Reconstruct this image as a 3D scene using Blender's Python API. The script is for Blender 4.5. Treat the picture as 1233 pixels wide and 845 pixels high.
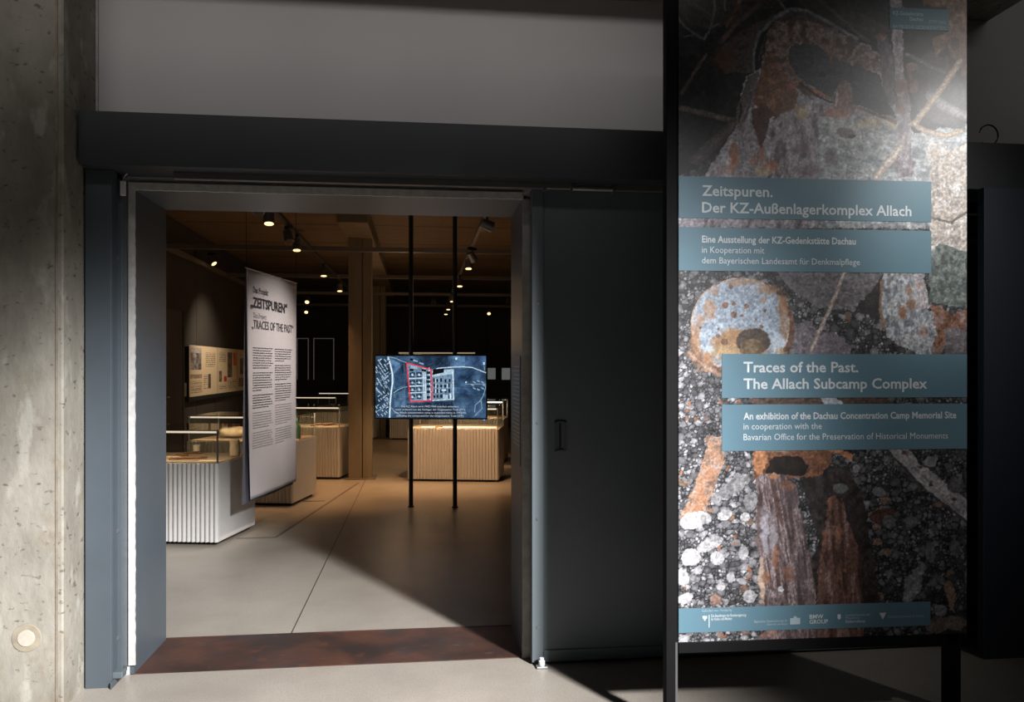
import bpy, bmesh, math, random
import numpy as np
from mathutils import Vector, Matrix

for _o in list(bpy.data.objects):
    bpy.data.objects.remove(_o)
S = bpy.context.scene
C = S.collection
random.seed(4)
PI = math.pi
R = math.radians

# ------------------------------------------------------------------ camera
F_PX, HOR, CX, H0, YAW = 950.0, 442.0, 616.5, 1.5, R(6.67)
cam_d = bpy.data.cameras.new('camera')
cam = bpy.data.objects.new('camera', cam_d)
C.objects.link(cam)
cam.location = (0, 0, H0)
cam.rotation_euler = (R(90), 0, -YAW)
cam_d.sensor_width = 36
cam_d.lens = 36 * F_PX / 1233
cam_d.shift_y = (HOR - 422.5) / 1233
cam_d.clip_end = 100
S.camera = cam
S.view_settings.view_transform = 'Standard'
S.view_settings.look = 'None'
S.view_settings.gamma = 1
S.view_settings.use_curve_mapping = False
S.view_settings.exposure = 0.0
S.cycles.transparent_max_bounces = 40

# ------------------------------------------------------------------ world and main lights
W = bpy.data.worlds.new('world')
S.world = W
W.use_nodes = True
W.node_tree.nodes['Background'].inputs[0].default_value = (0.50, 0.49, 0.50, 1)
W.node_tree.nodes['Background'].inputs[1].default_value = 0.026


def aim(o, tgt):
    o.rotation_euler = (Vector(tgt) - o.location).to_track_quat('-Z', 'Y').to_euler()


def lamp(name, kind, loc, tgt, energy, color=(1, 1, 1), parent=None, **kw):
    d = bpy.data.lights.new(name, kind)
    d.energy = energy
    d.color = color
    for k, v in kw.items():
        setattr(d, k, v)
    o = bpy.data.objects.new(name, d)
    C.objects.link(o)
    o.location = loc
    if tgt is not None:
        aim(o, tgt)
    if parent:
        o.parent = parent
        o.matrix_parent_inverse = Matrix.Translation(parent.location).inverted() if parent.rotation_euler.z == 0 else parent.matrix_basis.inverted()
    return o


# daylight falling from a high window behind the viewer, to the right
lamp('daylight_beam', 'SPOT', (4.226, -3.07, 5.3), (-0.55, 3.4, 0.25), 13000, (0.98, 0.98, 1.0),
     spot_size=R(24.5), spot_blend=.75, shadow_soft_size=0.34)
# hall spot on the upper right of the exhibition stand
lamp('panel_spot', 'SPOT', (3.35, 1.3, 3.3), (2.2, 3.15, 2.0), 105, (1.0, 0.98, 0.96),
     spot_size=R(62), spot_blend=1.0, shadow_soft_size=0.06)
lamp('panel_spot', 'SPOT', (3.05, 1.5, 3.35), (2.36, 3.14, 2.22), 230, (1.0, 0.98, 0.96),
     spot_size=R(30), spot_blend=1.0, shadow_soft_size=0.05)  # added narrower spot, brightens the panel's upper right
# added weak fill lights that brighten the white wall, no visible source
lamp('wall_fill', 'AREA', (-0.4, 2.3, 3.75), (-0.4, 4.05, 3.05), 2.9, (1, 0.97, 0.95), shape='RECTANGLE', size=3.4, size_y=0.15, spread=R(62))
lamp('wall_fill', 'AREA', (3.6, 2.3, 3.9), (3.6, 4.05, 3.0), .75, (1, 0.97, 0.92), shape='RECTANGLE', size=.8, size_y=0.15, spread=R(110))


# ------------------------------------------------------------------ pixel helpers (measurements taken from the photograph)
FV = (math.sin(YAW), math.cos(YAW))
RV = (math.cos(YAW), -math.sin(YAW))


def ray(px, py):
    u, v = (px - CX) / F_PX, (HOR - py) / F_PX
    return Vector((FV[0] + u * RV[0], FV[1] + u * RV[1], v))


def on_y(px, py, y):
    d = ray(px, py)
    return Vector((0, 0, H0)) + d * (y / d.y)


def on_x(px, py, x):
    d = ray(px, py)
    return Vector((0, 0, H0)) + d * (x / d.x)


def on_z(px, py, z=0.0):
    d = ray(px, py)
    return Vector((0, 0, H0)) + d * ((z - H0) / d.z)


# ------------------------------------------------------------------ object helpers
def tag(o, label=None, cat=None, group=None, kind=None):
    if label: o['label'] = label
    if cat: o['category'] = cat
    if group: o['group'] = group
    if kind: o['kind'] = kind
    return o


def thing(name, label, cat, loc=(0, 0, 0), rz=0.0, group=None):
    o = bpy.data.objects.new(name, None)
    C.objects.link(o)
    o.location = loc
    o.rotation_euler = (0, 0, rz)
    o.empty_display_size = 0.1
    return tag(o, label, cat, group)


class MB:
    def __init__(s):
        s.b = bmesh.new()

    def box(s, lo, hi, bev=0.0, mi=0):
        r = bmesh.ops.create_cube(s.b, size=1)
        vs = r['verts']
        for v in vs:
            v.co = Vector([lo[i] + (v.co[i] + .5) * (hi[i] - lo[i]) for i in range(3)])
        fs = set(f for v in vs for f in v.link_faces)
        for f in fs: f.material_index = mi
        if bev:
            es = list(set(e for v in vs for e in v.link_edges))
            bmesh.ops.bevel(s.b, geom=es, offset=bev, segments=2, affect='EDGES', profile=.5)
        return s

    def obox(s, c, half, M, mi=0):
        r = bmesh.ops.create_cube(s.b, size=1)
        for v in r['verts']:
            v.co = M @ Vector([v.co[i] * 2 * half[i] for i in range(3)]) + Vector(c)
        return s

    def cyl(s, a, b, r1, r2=None, n=16, caps=True):
        a, b = Vector(a), Vector(b)
        d = b - a
        r2 = r1 if r2 is None else r2
        M = Matrix.Translation((a + b) / 2) @ d.to_track_quat('Z', 'Y').to_matrix().to_4x4()
        bmesh.ops.create_cone(s.b, cap_ends=caps, segments=n, radius1=r1, radius2=r2, depth=d.length, matrix=M)
        return s

    def tube(s, pts, r, n=8):
        pts = [Vector(p) for p in pts]
        rings = []
        for i, p in enumerate(pts):
            t = (pts[min(i + 1, len(pts) - 1)] - pts[max(i - 1, 0)]).normalized()
            up = Vector((0, 0, 1)) if abs(t.z) < .9 else Vector((1, 0, 0))
            x = t.cross(up).normalized()
            y = x.cross(t)
            rings.append([s.b.verts.new(p + (x * math.cos(2 * PI * k / n) + y * math.sin(2 * PI * k / n)) * r) for k in range(n)])
        for a, b in zip(rings, rings[1:]):
            for k in range(n):
                s.b.faces.new((a[k], a[(k + 1) % n], b[(k + 1) % n], b[k]))
        s.b.faces.new(rings[0][::-1]); s.b.faces.new(rings[-1])
        return s

    def lathe(s, prof, c=(0, 0, 0), n=24, M=None):
        rings = []
        M = M or Matrix.Identity(3)
        for r, z in prof:
            rings.append([s.b.verts.new(M @ Vector((r * math.cos(2 * PI * k / n), r * math.sin(2 * PI * k / n), z)) + Vector(c)) for k in range(n)])
        for a, b in zip(rings, rings[1:]):
            for k in range(n):
                s.b.faces.new((a[k], a[(k + 1) % n], b[(k + 1) % n], b[k]))
        s.b.faces.new(rings[0][::-1]); s.b.faces.new(rings[-1])
        return s

    def prism(s, poly, h, axis='z', base=0.0):
        """poly extruded from base to base+h along an axis"""
        def P(a, b, c):
            return {'z': (a, b, c), 'y': (a, c, b), 'x': (c, a, b)}[axis]
        lo = [s.b.verts.new(P(a, b, base)) for a, b in poly]
        hi = [s.b.verts.new(P(a, b, base + h)) for a, b in poly]
        n = len(poly)
        for i in range(n):
            s.b.faces.new((lo[i], lo[(i + 1) % n], hi[(i + 1) % n], hi[i]))
        s.b.faces.new(lo[::-1]); s.b.faces.new(hi)
        return s

    def blob(s, c, r, seed=0, amp=.15, sub=3, M=None):
        res = bmesh.ops.create_icosphere(s.b, subdivisions=sub, radius=1)
        rnd = random.Random(seed)
        ks = [(Vector((rnd.uniform(-2.5, 2.5), rnd.uniform(-2.5, 2.5), rnd.uniform(-2.5, 2.5))), rnd.uniform(0, 6)) for _ in range(6)]
        for v in res['verts']:
            q = 1 + amp * sum(math.sin(k.dot(v.co) * 1.6 + ph) for k, ph in ks) / 2.4
            w = Vector((v.co.x * r[0], v.co.y * r[1], v.co.z * r[2])) * q
            v.co = (M @ w if M else w) + Vector(c)
        return s

    def build(s, name, mat, parent=None, smooth=False, loc=None):
        bmesh.ops.recalc_face_normals(s.b, faces=s.b.faces[:])
        me = bpy.data.meshes.new(name)
        s.b.to_mesh(me)
        s.b.free()
        o = bpy.data.objects.new(name, me)
        C.objects.link(o)
        for m in (mat if isinstance(mat, (list, tuple)) else [mat]):
            me.materials.append(m)
        if smooth:
            for p in me.polygons: p.use_smooth = True
            try:
                me.set_sharp_from_angle(angle=R(40))
            except Exception:
                pass
        if parent: o.parent = parent
        if loc: o.location = loc
        return o


def copy_tree(o, parent=None):
    c = o.copy()
    C.objects.link(c)
    if parent:
        c.parent = parent
    for ch in list(o.children):
        copy_tree(ch, c)
    return c


# ------------------------------------------------------------------ materials
def mat(name, col, rough=.6, metal=0.0, var=0.0, scale=6.0, bump=0.0, bscale=60.0, col2=None, spec=.5, stretch=(1, 1, 1), emit=None, estr=0):
    m = bpy.data.materials.new(name)
    m.use_nodes = True
    N, L = m.node_tree.nodes, m.node_tree.links
    p = N['Principled BSDF']
    p.inputs['Base Color'].default_value = (*col, 1)
    p.inputs['Roughness'].default_value = rough
    p.inputs['Metallic'].default_value = metal
    p.inputs['Specular IOR Level'].default_value = spec
    if emit:
        p.inputs['Emission Color'].default_value = (*emit, 1)
        p.inputs['Emission Strength'].default_value = estr
    if var or col2 or bump:
        tc = N.new('ShaderNodeTexCoord')
        mp = N.new('ShaderNodeMapping')
        mp.inputs['Scale'].default_value = stretch
        L.new(tc.outputs['Object'], mp.inputs[0])
    if var or col2:
        nz = N.new('ShaderNodeTexNoise')
        nz.inputs['Scale'].default_value = scale
        nz.inputs['Detail'].default_value = 8
        nz.inputs['Roughness'].default_value = .6
        L.new(mp.outputs[0], nz.inputs['Vector'])
        rp = N.new('ShaderNodeValToRGB')
        rp.color_ramp.elements[0].position = .32
        rp.color_ramp.elements[1].position = .68
        c2 = col2 or tuple(min(1, c * (1 + var)) for c in col)
        c1 = col if col2 else tuple(c * (1 - var) for c in col)
        rp.color_ramp.elements[0].color = (*c1, 1)
        rp.color_ramp.elements[1].color = (*c2, 1)
        L.new(nz.outputs['Fac'], rp.inputs[0])
        L.new(rp.outputs[0], p.inputs['Base Color'])
        m['ramp'] = rp.name
    if bump:
        n2 = N.new('ShaderNodeTexNoise')
        n2.inputs['Scale'].default_value = bscale
        n2.inputs['Detail'].default_value = 6
        L.new(mp.outputs[0], n2.inputs['Vector'])
        bp = N.new('ShaderNodeBump')
        bp.inputs['Strength'].default_value = bump
        bp.inputs['Distance'].default_value = .01
        L.new(n2.outputs['Fac'], bp.inputs['Height'])
        L.new(bp.outputs[0], p.inputs['Normal'])
    return m


def overlay(m, kind, scale, lo, hi, col, fac=1.0, stretch=(1, 1, 1), detail=4):
    """puts a second procedural layer (pits, speckles, stains) over the base colour of a material"""
    N, L = m.node_tree.nodes, m.node_tree.links
    p = N['Principled BSDF']
    tc = N.new('ShaderNodeTexCoord')
    mp = N.new('ShaderNodeMapping')
    mp.inputs['Scale'].default_value = stretch
    L.new(tc.outputs['Object'], mp.inputs[0])
    if kind == 'noise':
        t = N.new('ShaderNodeTexNoise')
        t.inputs['Detail'].default_value = detail
        out = t.outputs['Fac']
    else:
        t = N.new('ShaderNodeTexVoronoi')
        out = t.outputs['Distance']
    t.inputs['Scale'].default_value = scale
    L.new(mp.outputs[0], t.inputs['Vector'])
    mr = N.new('ShaderNodeMapRange')
    mr.inputs['From Min'].default_value = lo
    mr.inputs['From Max'].default_value = hi
    mr.inputs['To Max'].default_value = fac
    L.new(out, mr.inputs['Value'])
    mx = N.new('ShaderNodeMix')
    mx.data_type = 'RGBA'
    src = p.inputs['Base Color'].links[0].from_socket if p.inputs['Base Color'].links else None
    if src: L.new(src, mx.inputs['A'])
    else: mx.inputs['A'].default_value = p.inputs['Base Color'].default_value
    mx.inputs['B'].default_value = (*col, 1)
    L.new(mr.outputs[0], mx.inputs['Factor'])
    L.new(mx.outputs['Result'], p.inputs['Base Color'])
    return m


def glass_mat(name, tint=(.9, .95, .93), gl=.08):
    m = bpy.data.materials.new(name)
    m.use_nodes = True
    N, L = m.node_tree.nodes, m.node_tree.links
    N.clear()
    o = N.new('ShaderNodeOutputMaterial')
    t = N.new('ShaderNodeBsdfTransparent')
    t.inputs[0].default_value = (*tint, 1)
    g = N.new('ShaderNodeBsdfGlossy')
    g.inputs['Roughness'].default_value = .03
    fr = N.new('ShaderNodeFresnel')
    fr.inputs[0].default_value = 1.45
    mx = N.new('ShaderNodeMixShader')
    ge = N.new('ShaderNodeNewGeometry')
    sb = N.new('ShaderNodeMath'); sb.operation = 'SUBTRACT'; sb.inputs[0].default_value = 1.0
    ml = N.new('ShaderNodeMath'); ml.operation = 'MULTIPLY'
    L.new(ge.outputs['Backfacing'], sb.inputs[1]); L.new(fr.outputs[0], ml.inputs[0]); L.new(sb.outputs[0], ml.inputs[1])
    L.new(ml.outputs[0], mx.inputs[0]); L.new(t.outputs[0], mx.inputs[1]); L.new(g.outputs[0], mx.inputs[2])
    L.new(mx.outputs[0], o.inputs[0])
    return m


def emit_mat(name, col, st):
    m = bpy.data.materials.new(name)
    m.use_nodes = True
    p = m.node_tree.nodes['Principled BSDF']
    p.inputs['Base Color'].default_value = (*[c * .5 for c in col], 1)
    p.inputs['Emission Color'].default_value = (*col, 1)
    p.inputs['Emission Strength'].default_value = st
    return m


def print_mat(name, rough=.45, emission=0.0, spec=.4):
    """a print: shows the colours printed point by point on the sheet"""
    m = bpy.data.materials.new(name)
    m.use_nodes = True
    N, L = m.node_tree.nodes, m.node_tree.links
    p = N['Principled BSDF']
    a = N.new('ShaderNodeAttribute')
    a.attribute_name = 'print'
    p.inputs['Roughness'].default_value = rough
    p.inputs['Specular IOR Level'].default_value = spec
    if emission:
        p.inputs['Base Color'].default_value = (.01, .01, .012, 1)
        L.new(a.outputs['Color'], p.inputs['Emission Color'])
        p.inputs['Emission Strength'].default_value = emission
    else:
        L.new(a.outputs['Color'], p.inputs['Base Color'])
    return m


M = {}
M['concrete'] = mat('board_concrete', (.18, .163, .13), .85, col2=(.335, .312, .262), scale=2.6, bump=.35, bscale=25, stretch=(1.4, 1.4, .8))
overlay(M['concrete'], 'noise', 22, .62, .70, (.10, .08, .06), .85, (1, 1, 1.6), 3)
overlay(M['concrete'], 'noise', 5, .60, .78, (.20, .145, .09), .7, (1, 1, 1.3), 6)
overlay(M['concrete'], 'noise', 9, .58, .66, (.45, .43, .37), .5, (1, 1, .5), 6)
overlay(M['concrete'], 'noise', 75, .66, .72, (.09, .075, .06), .7)
M['plug'] = mat('mortar_plug', (.44, .40, .33), .9, var=.12, scale=14)
M['plugring'] = mat('plug_stain', (.30, .255, .19), .9, var=.3, scale=9)
M['seam'] = mat('formwork_seam', (.24, .20, .15), .9, var=.3, scale=9)
M['plaster'] = mat('white_plaster', (.52, .505, .50), .9, var=.035, scale=1.2, bump=.05, bscale=90)
M['darkwall'] = mat('dark_wall_paint', (.045, .045, .045), .8, var=.1)
M['steel'] = mat('painted_steel', (.066, .081, .094), .42, var=.08, scale=2.0)
M['steel2'] = mat('painted_steel_door', (.088, .108, .118), .5, var=.08, scale=1.6)
M['beam'] = mat('painted_track_cover', (.027, .031, .037), .5, var=.06, scale=3)
M['navy'] = mat('navy_cabinet_steel', (.022, .028, .042), .45, var=.08, scale=3)
M['raw'] = mat('raw_plaster_edge', (.46, .45, .43), .9, var=.15, scale=30)
M['spotgrey'] = mat('spotlight_grey', (.12, .10, .085), .5)
M['rawdark'] = mat('raw_plaster_edge_grey', (.26, .25, .235), .9, var=.25, scale=12)
M['floor'] = mat('floor_concrete', (.27, .238, .20), .34, col2=(.365, .325, .275), scale=1.1, bump=.04, bscale=120, spec=.35)
overlay(M['floor'], 'noise', 130, .54, .66, (.17, .15, .125), .6)
overlay(M['floor'], 'noise', 190, .60, .68, (.55, .51, .46), .5)
overlay(M['floor'], 'noise', 3, .55, .75, (.25, .215, .18), .5)
M['plate'] = mat('rusted_steel_plate', (.050, .030, .026), .38, col2=(.125, .058, .040), scale=3.0, metal=.35, bump=.05, bscale=40)
overlay(M['plate'], 'noise', 5, .56, .66, (.05, .045, .05), .7)
overlay(M['plate'], 'noise', 40, .66, .74, (.22, .16, .13), .6, (.3, 1, 1))
overlay(M['plate'], 'noise', 2.2, .50, .62, (.030, .026, .026), .65)
overlay(M['plate'], 'noise', 9, .60, .70, (.15, .06, .035), .6)
M['wood'] = mat('ceiling_plywood', (.13, .088, .05), .75, col2=(.20, .135, .08), scale=2.0, stretch=(.5, 5, 1))
M['pillar'] = mat('pillar_concrete_warm', (.17, .135, .09), .8, col2=(.25, .20, .135), scale=3, stretch=(1, 1, .3))
M['black'] = mat('black_metal', (.010, .010, .011), .45)
M['blackpost'] = mat('black_powder_coat', (.006, .0055, .006), .75, var=.1, spec=.15)
M['darkgrey'] = mat('dark_grey_metal', (.035, .033, .031), .5)
M['alu'] = mat('brushed_aluminium', (.42, .42, .42), .35, metal=.8)
M['greymetal'] = mat('grey_metal', (.16, .16, .16), .4, metal=.5)
M['rail'] = mat('grey_rail', (.17, .15, .13), .5, metal=.3)
M['partition'] = mat('dark_partition', (.040, .036, .032), .75, var=.12, scale=2)
M['caseside'] = mat('white_lacquered_board', (.62, .60, .57), .55, var=.03)
M['deck'] = mat('display_deck', (.32, .25, .19), .7, var=.08)
M['glass'] = glass_mat('showcase_glass', (.975, .99, .982))
M['led'] = emit_mat('led_strip', (1, .84, .66), .75)
M['leddim'] = emit_mat('led_strip_dim', (1, .78, .52), .30)
M['ledhot'] = emit_mat('led_strip_bright', (1, .86, .70), 5)
M['lens'] = emit_mat('spotlight_lens', (1, .64, .30), 2.3)
M['cloth'] = mat('banner_cloth', (.60, .58, .60), .85, var=.02)
M['clothshade'] = mat('banner_shaded_cloth', (.11, .11, .135), .85)  # cloth tone with shade put in, for the banner's turned edge
M['ink'] = mat('black_ink', (.02, .02, .025), .8)
M['inkgrey'] = mat('grey_ink', (.28, .27, .28), .8)
M['inkbrown'] = mat('dark_grey_ink', (.06, .055, .06), .8)
M['white'] = mat('white_plastic', (.75, .75, .75), .5)
M['teal'] = mat('teal_print', (.105, .195, .245), .42, var=.05, scale=3, spec=.4)
M['tealdark'] = mat('teal_print_plate', (.065, .135, .165), .42, var=.05, scale=3, spec=.4)
M['lettering'] = mat('light_lettering', (.56, .60, .62), .5)
M['letterfaint'] = mat('faint_lettering', (.36, .45, .49), .5)
M['rust'] = mat('rusted_iron', (.10, .05, .028), .85, col2=(.22, .12, .07), scale=30, bump=.4, bscale=90)
M['stone'] = mat('pale_stone', (.42, .34, .26), .85, col2=(.56, .47, .38), scale=20, bump=.3, bscale=60)
M['bone'] = mat('off_white_enamel', (.62, .58, .50), .5, var=.1, scale=20)
M['card'] = mat('cream_card', (.70, .62, .50), .8)
M['green'] = mat('green_bottle_glass', (.03, .12, .07), .2, spec=.8)
M['paper'] = mat('white_paper', (.85, .82, .76), .8)
M['print'] = print_mat('poster_print', .40, 0, .45)
M['panelprint'] = print_mat('panel_print', .6)
M['screen'] = print_mat('screen_picture', .2, 1.35)
M['photo'] = emit_mat('backlit_photo', (.42, .46, .44), .22)
M['ledframe'] = emit_mat('outline_light', (.75, .70, .68), .05)
M['bluelamp'] = emit_mat('standby_light', (.05, .15, 1), 3)

# ------------------------------------------------------------------ the setting
YW, YB = 4.04, 4.52          # front and back of the wall with the doorway
XJL, XJR, ZL = -1.385, 0.525, 2.365
XCOL = -1.56


def struct(o, label, cat):
    return tag(o, label, cat, None, 'structure')


struct(MB().box((-6, -4, -.2), (8, YW + .02, 0)).box((-6, YW + .02, -.2), (8, 20.2, -.0005)).build('floor', M['floor']), 'grey concrete floor running from the hall into the exhibition room', 'floor')
# front wall with the doorway
m = MB()
m.box((-4, YW, 0), (XJL - .02, YB, 5.4)).box((XJR + .02, YW, 0), (8, YB, 5.4)).box((XJL - .02, YW, ZL + .02), (XJR + .02, YB, 5.4))
struct(m.build('wall_front', M['plaster']), 'white plaster wall above the sliding door track', 'wall')
# dark painted area around the door (below the track cover)
m = MB()
m.box((XCOL, YW - .012, 0), (XJL - .05, YW - .001, 2.42)).box((XJR + .05, YW - .012, 0), (6.5, YW - .001, 2.42))
struct(m.build('trim_1', M['darkwall']), 'dark painted wall strip behind the sliding door', 'trim')
# downstand soffit at the upper edge of the picture
struct(MB().box((XCOL, 3.62, 3.42), (3.13, YW, 3.9)).build('ceiling_front', M['concrete']), 'raw concrete ceiling soffit at the top of the white wall', 'ceiling')

# interior shell
xl, xr, yb, zc = -3.1, 5.0, 19.6, 3.45
struct(MB().box((xl - .3, YB, zc), (xr + .3, yb + .3, zc + .2)).build('ceiling', M['wood']), 'brown plywood ceiling of the exhibition room', 'ceiling')
m = MB()
for i in range(1, 9):
    y = YB + i * 1.62
    m.box((xl, y - .006, zc - .003), (xr, y + .006, zc + .001))
for x in (-1.95, .3, 1.5, 2.7):
    m.box((x - .004, YB, zc - .003), (x + .004, yb, zc + .001))
struct(m.build('trim_2', M['black']), 'dark joints between the plywood ceiling sheets', 'trim')
for nm, lo, hi in (('wall_left', (xl - .25, YB, 0), (xl - .12, yb + .2, zc)), ('wall_right', (xr, YB, 0), (xr + .2, yb + .2, zc)), ('wall_back', (xl - .25, yb + .1, 0), (xr + .2, yb + .3, zc))):
    struct(MB().box(lo, hi).build(nm, M['darkwall']), {'wall_left': 'dark left wall of the exhibition room', 'wall_right': 'dark right wall of the exhibition room', 'wall_back': 'dark back wall of the exhibition room'}[nm], 'wall')
# dark partition cladding, 2.95 high, on the left and at the back (with seams)
m = MB()
y = YB + .02
while y < yb - .2:
    m.box((xl - .11, y, 0), (xl, min(y + .98, yb - .1), 2.93))
    y += .99
struct(m.build('wall_partition_left', M['partition']), 'dark board partition along the left side of the exhibition room', 'wall')
m = MB()
x = xl + .01
while x < xr - .1:
    m.box((x, yb - .02, 0), (min(x + 1.18, xr - .02), yb + .09, 2.93))
    x += 1.19
struct(m.build('wall_partition_back', M['partition']), 'dark board partition across the back of the exhibition room', 'wall')

# doorway lining: steel plates, each flush inside the opening
m = MB()
m.box((XJL - .02, YW + .0, 0), (XJL, YB + .01, ZL + .02)).box((XJR, YW, 0), (XJR + .02, YB + .01, ZL + .02)).box((XJL, YW, ZL), (XJR, YB + .01, ZL + .02))
struct(m.build('trim_3', M['steel']), 'blue grey steel lining inside the doorway', 'trim')
# raw plaster edge (ragged) around the lining
rnd = random.Random(3)


def ragged_strip(x0, x1, z0, z1, side, amp, step=.022):
    """front face polygon with one ragged side"""
    pts = []
    if side in 'LR':
        z = z0
        rag = []
        while z < z1:
            rag.append(z); z += step
        rag.append(z1)
        if side == 'R':
            pts = [(x0, z1), (x0, z0)] + [(x1 - rnd.random() * amp, zz) for zz in rag]
        else:
            pts = [(x1, z0), (x1, z1)] + [(x0 + rnd.random() * amp, zz) for zz in reversed(rag)]
    else:
        xs = list(np.arange(x0, x1, step)) + [x1]
        pts = [(x0, z1)] + [(xx, z0 + rnd.random() * amp) for xx in xs] + [(x1, z1)]
    return pts


m = MB()
m.prism(ragged_strip(XJL - .022, XJL + .010, .05, ZL + .03, 'R', .0035), .012, 'y', YW - .014)
m.prism(ragged_strip(XJL - .022, XJR + .004, ZL - .004, ZL + .034, 'B', .004), .012, 'y', YW - .0145)
struct(m.build('trim_4', M['raw']), 'ragged white plaster edge at the left and top of the doorway', 'trim')
m = MB()
m.prism(ragged_strip(XJR - .002, XJR + .040, 0, ZL + .0, 'L', .004), .012, 'y', YW - .014)
struct(m.build('trim_5', M['rawdark']), 'grey raw plaster edge at the right of the doorway', 'trim')
# threshold plate
struct(MB().box((XJL - .02, YW + .0, 0), (XJR + .02, YB + .02, .004), .001).box((XJL - .02, YB + .02, 0), (XJR + .02, YB + .032, .006)).build('trim_6', M['plate']), 'rust brown steel threshold plate in the doorway', 'trim')

# concrete column on the left
col = MB()
poly = [(-3.6, 3.68), (XCOL - .007, 3.68), (XCOL, 3.687), (XCOL, YW + .03), (-3.6, YW + .03)]
col.prism(poly, 5.4, 'z', 0)
col_o = struct(col.build('concrete_column', M['concrete']), 'raw concrete column with pits and stains at the left edge', 'column')
# formwork seam running down beside the arris and a plugged tie hole
m = MB()
m.box((XCOL - .030, 3.676, 0), (XCOL - .021, 3.681, 5.4))
m.build('formwork_seam', M['seam'], col_o)
pc = on_y(32, 768, 3.68)
MB().cyl((pc.x, 3.6815, pc.z), (pc.x, 3.6765, pc.z), .062, .060, n=28).build('tie_hole_ring', M['plugring'], col_o)
MB().cyl((pc.x, 3.6815, pc.z), (pc.x, 3.673, pc.z), .038, .035, n=28).build('tie_hole_plug', M['plug'], col_o)
# shadow gap profile between column and white wall
struct(MB().box((XCOL + .001, YW - .012, 2.66), (XCOL + .012, YW - .001, 3.42)).build('trim_7', M['raw']), 'pale sealing joint between column and white wall', 'trim')

# track cover beam of the sliding door
bm_ = MB()
bm_.box((XCOL + .012, 3.80, 2.425), (5.6, YW - .013, 2.672), .004)
beam = struct(bm_.build('trim_8', M['beam']), 'long dark grey steel cover over the sliding door track', 'trim')
MB().box((XCOL + .4, 3.90, 2.395), (5.5, 3.935, 2.424)).build('track_rail', M['greymetal'], beam)

# left guide post (U profile) with bolts and the foot brackets
gp = struct(MB().box((XCOL + .010, 3.885, 0), (XCOL + .127, 3.897, 2.424), .002).box((XCOL + .117, 3.897, 0), (XCOL + .129, YW - .013, 2.424)).build('trim_9', M['steel']), 'blue grey steel guide post at the left of the doorway', 'trim')
MB().box((XCOL + .130, 3.975, .03), (XJL - .055, 3.985, 2.40)).box((XJL - .064, 3.955, .03), (XJL - .024, 4.02, 2.40), .003).build('side_plate', M['steel'], gp)
for zz in (.21, .72, 2.02):
    MB().cyl((XJL - .045, 3.956, zz), (XJL - .045, 3.945, zz), .011, .010, n=6).build('bolt', M['greymetal'], gp)
MB().box((XJL - .075, 3.90, .035), (XJL - .004, 3.955, .065), .004).build('guide_bracket', M['steel2'], gp)
MB().box((XCOL + .130, 3.86, 0), (XJL - .040, 3.955, .034), .003).build('foot_bracket', M['steel'], gp)

# sliding door leaf
XD0, XD1, YD = .562, 2.93, 3.935
door = struct(MB().box((XD0, YD + .008, .012), (XD1, YD + .072, 2.40), .002).build('door_1', M['steel2']), 'dark blue grey steel sliding door pushed open to the right', 'door')
MB().box((XD0, YD, .012), (XD0 + .058, YD + .0075, 2.40), .002).build('edge_profile', M['steel2'], door)
MB().box((XD0 + .06, YD, .012), (XD1, YD + .0075, .072), .002).build('bottom_profile', M['steel2'], door)
for bx_, bz in ((XD0 + .028, .19), (XD0 + .028, .735), (XD0 + .028, 1.22), (XD0 + .028, 1.82), (.77, .045), (1.045, .045), (1.33, .045)):
    MB().cyl((bx_, YD + .001, bz), (bx_, YD - .004, bz), .008, .006, n=10).build('screw', M['greymetal'], door)
h0, h1 = on_y(668, 507, YD + .008), on_y(681, 543, YD + .008)
hm = MB()
hm.box((h0.x, YD, h1.z), (h0.x + .008, YD + .008, h0.z)).box((h1.x - .008, YD, h1.z), (h1.x, YD + .008, h0.z)).box((h0.x, YD, h0.z - .008), (h1.x, YD + .008, h0.z)).box((h0.x, YD, h1.z), (h1.x, YD + .008, h1.z + .008))
hd = hm.build('recessed_handle', M['steel'], door)
MB().box((h0.x + .022, YD + .001, h1.z + .01), (h0.x + .032, YD + .0075, h0.z - .01)).build('grip', M['black'], hd)
d0, d1, d2 = on_y(657, 226, YD - .03), on_y(688, 226, YD - .03), on_y(738, 228.5, YD - .03)
dm = MB()
dm.cyl((d0.x, YD - .03, d0.z), (d1.x, YD - .03, d0.z), .005, n=10)
dp = MB().cyl((d1.x, YD - .03, d0.z), (d2.x, YD - .03, d0.z), .012, n=14).build('damper', M['alu'], door, True)
dm.build('damper_rod', M['alu'], dp)
MB().box((d0.x - .015, YD - .04, d0.z - .013), (d0.x + .003, YD + .004, d0.z + .013)).box((d1.x - .006, YD - .046, d0.z - .016), (d1.x + .004, YD + .004, d0.z + .016)).box((d2.x - .004, YD - .046, d0.z - .016), (d2.x + .004, YD + .004, d0.z + .016)).build('damper_bracket', M['greymetal'], dp)

# door guide roller on the floor
gr = on_z(652, 803)
t = thing('floor_guide', 'small whitish floor guide roller under the corner of the sliding door', 'door guide', (gr.x, gr.y - .01, 0))
MB().box((-.028, -.02, 0), (.028, .02, .012), .003).build('base_plate', M['alu'], t)
MB().lathe([(.013, .012), (.016, .016), (.016, .035), (.011, .040), (.011, .050)], n=16).build('roller', M['white'], t, True)

# navy box (housing) right of the stand
p0 = on_z(1185, 794)
t = struct(MB().box((p0.x, p0.y, 0), (p0.x + 1.5, 3.79, 2.424), .004).build('trim_10', M['navy']), 'dark navy steel housing at the right behind the stand', 'trim')

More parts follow.
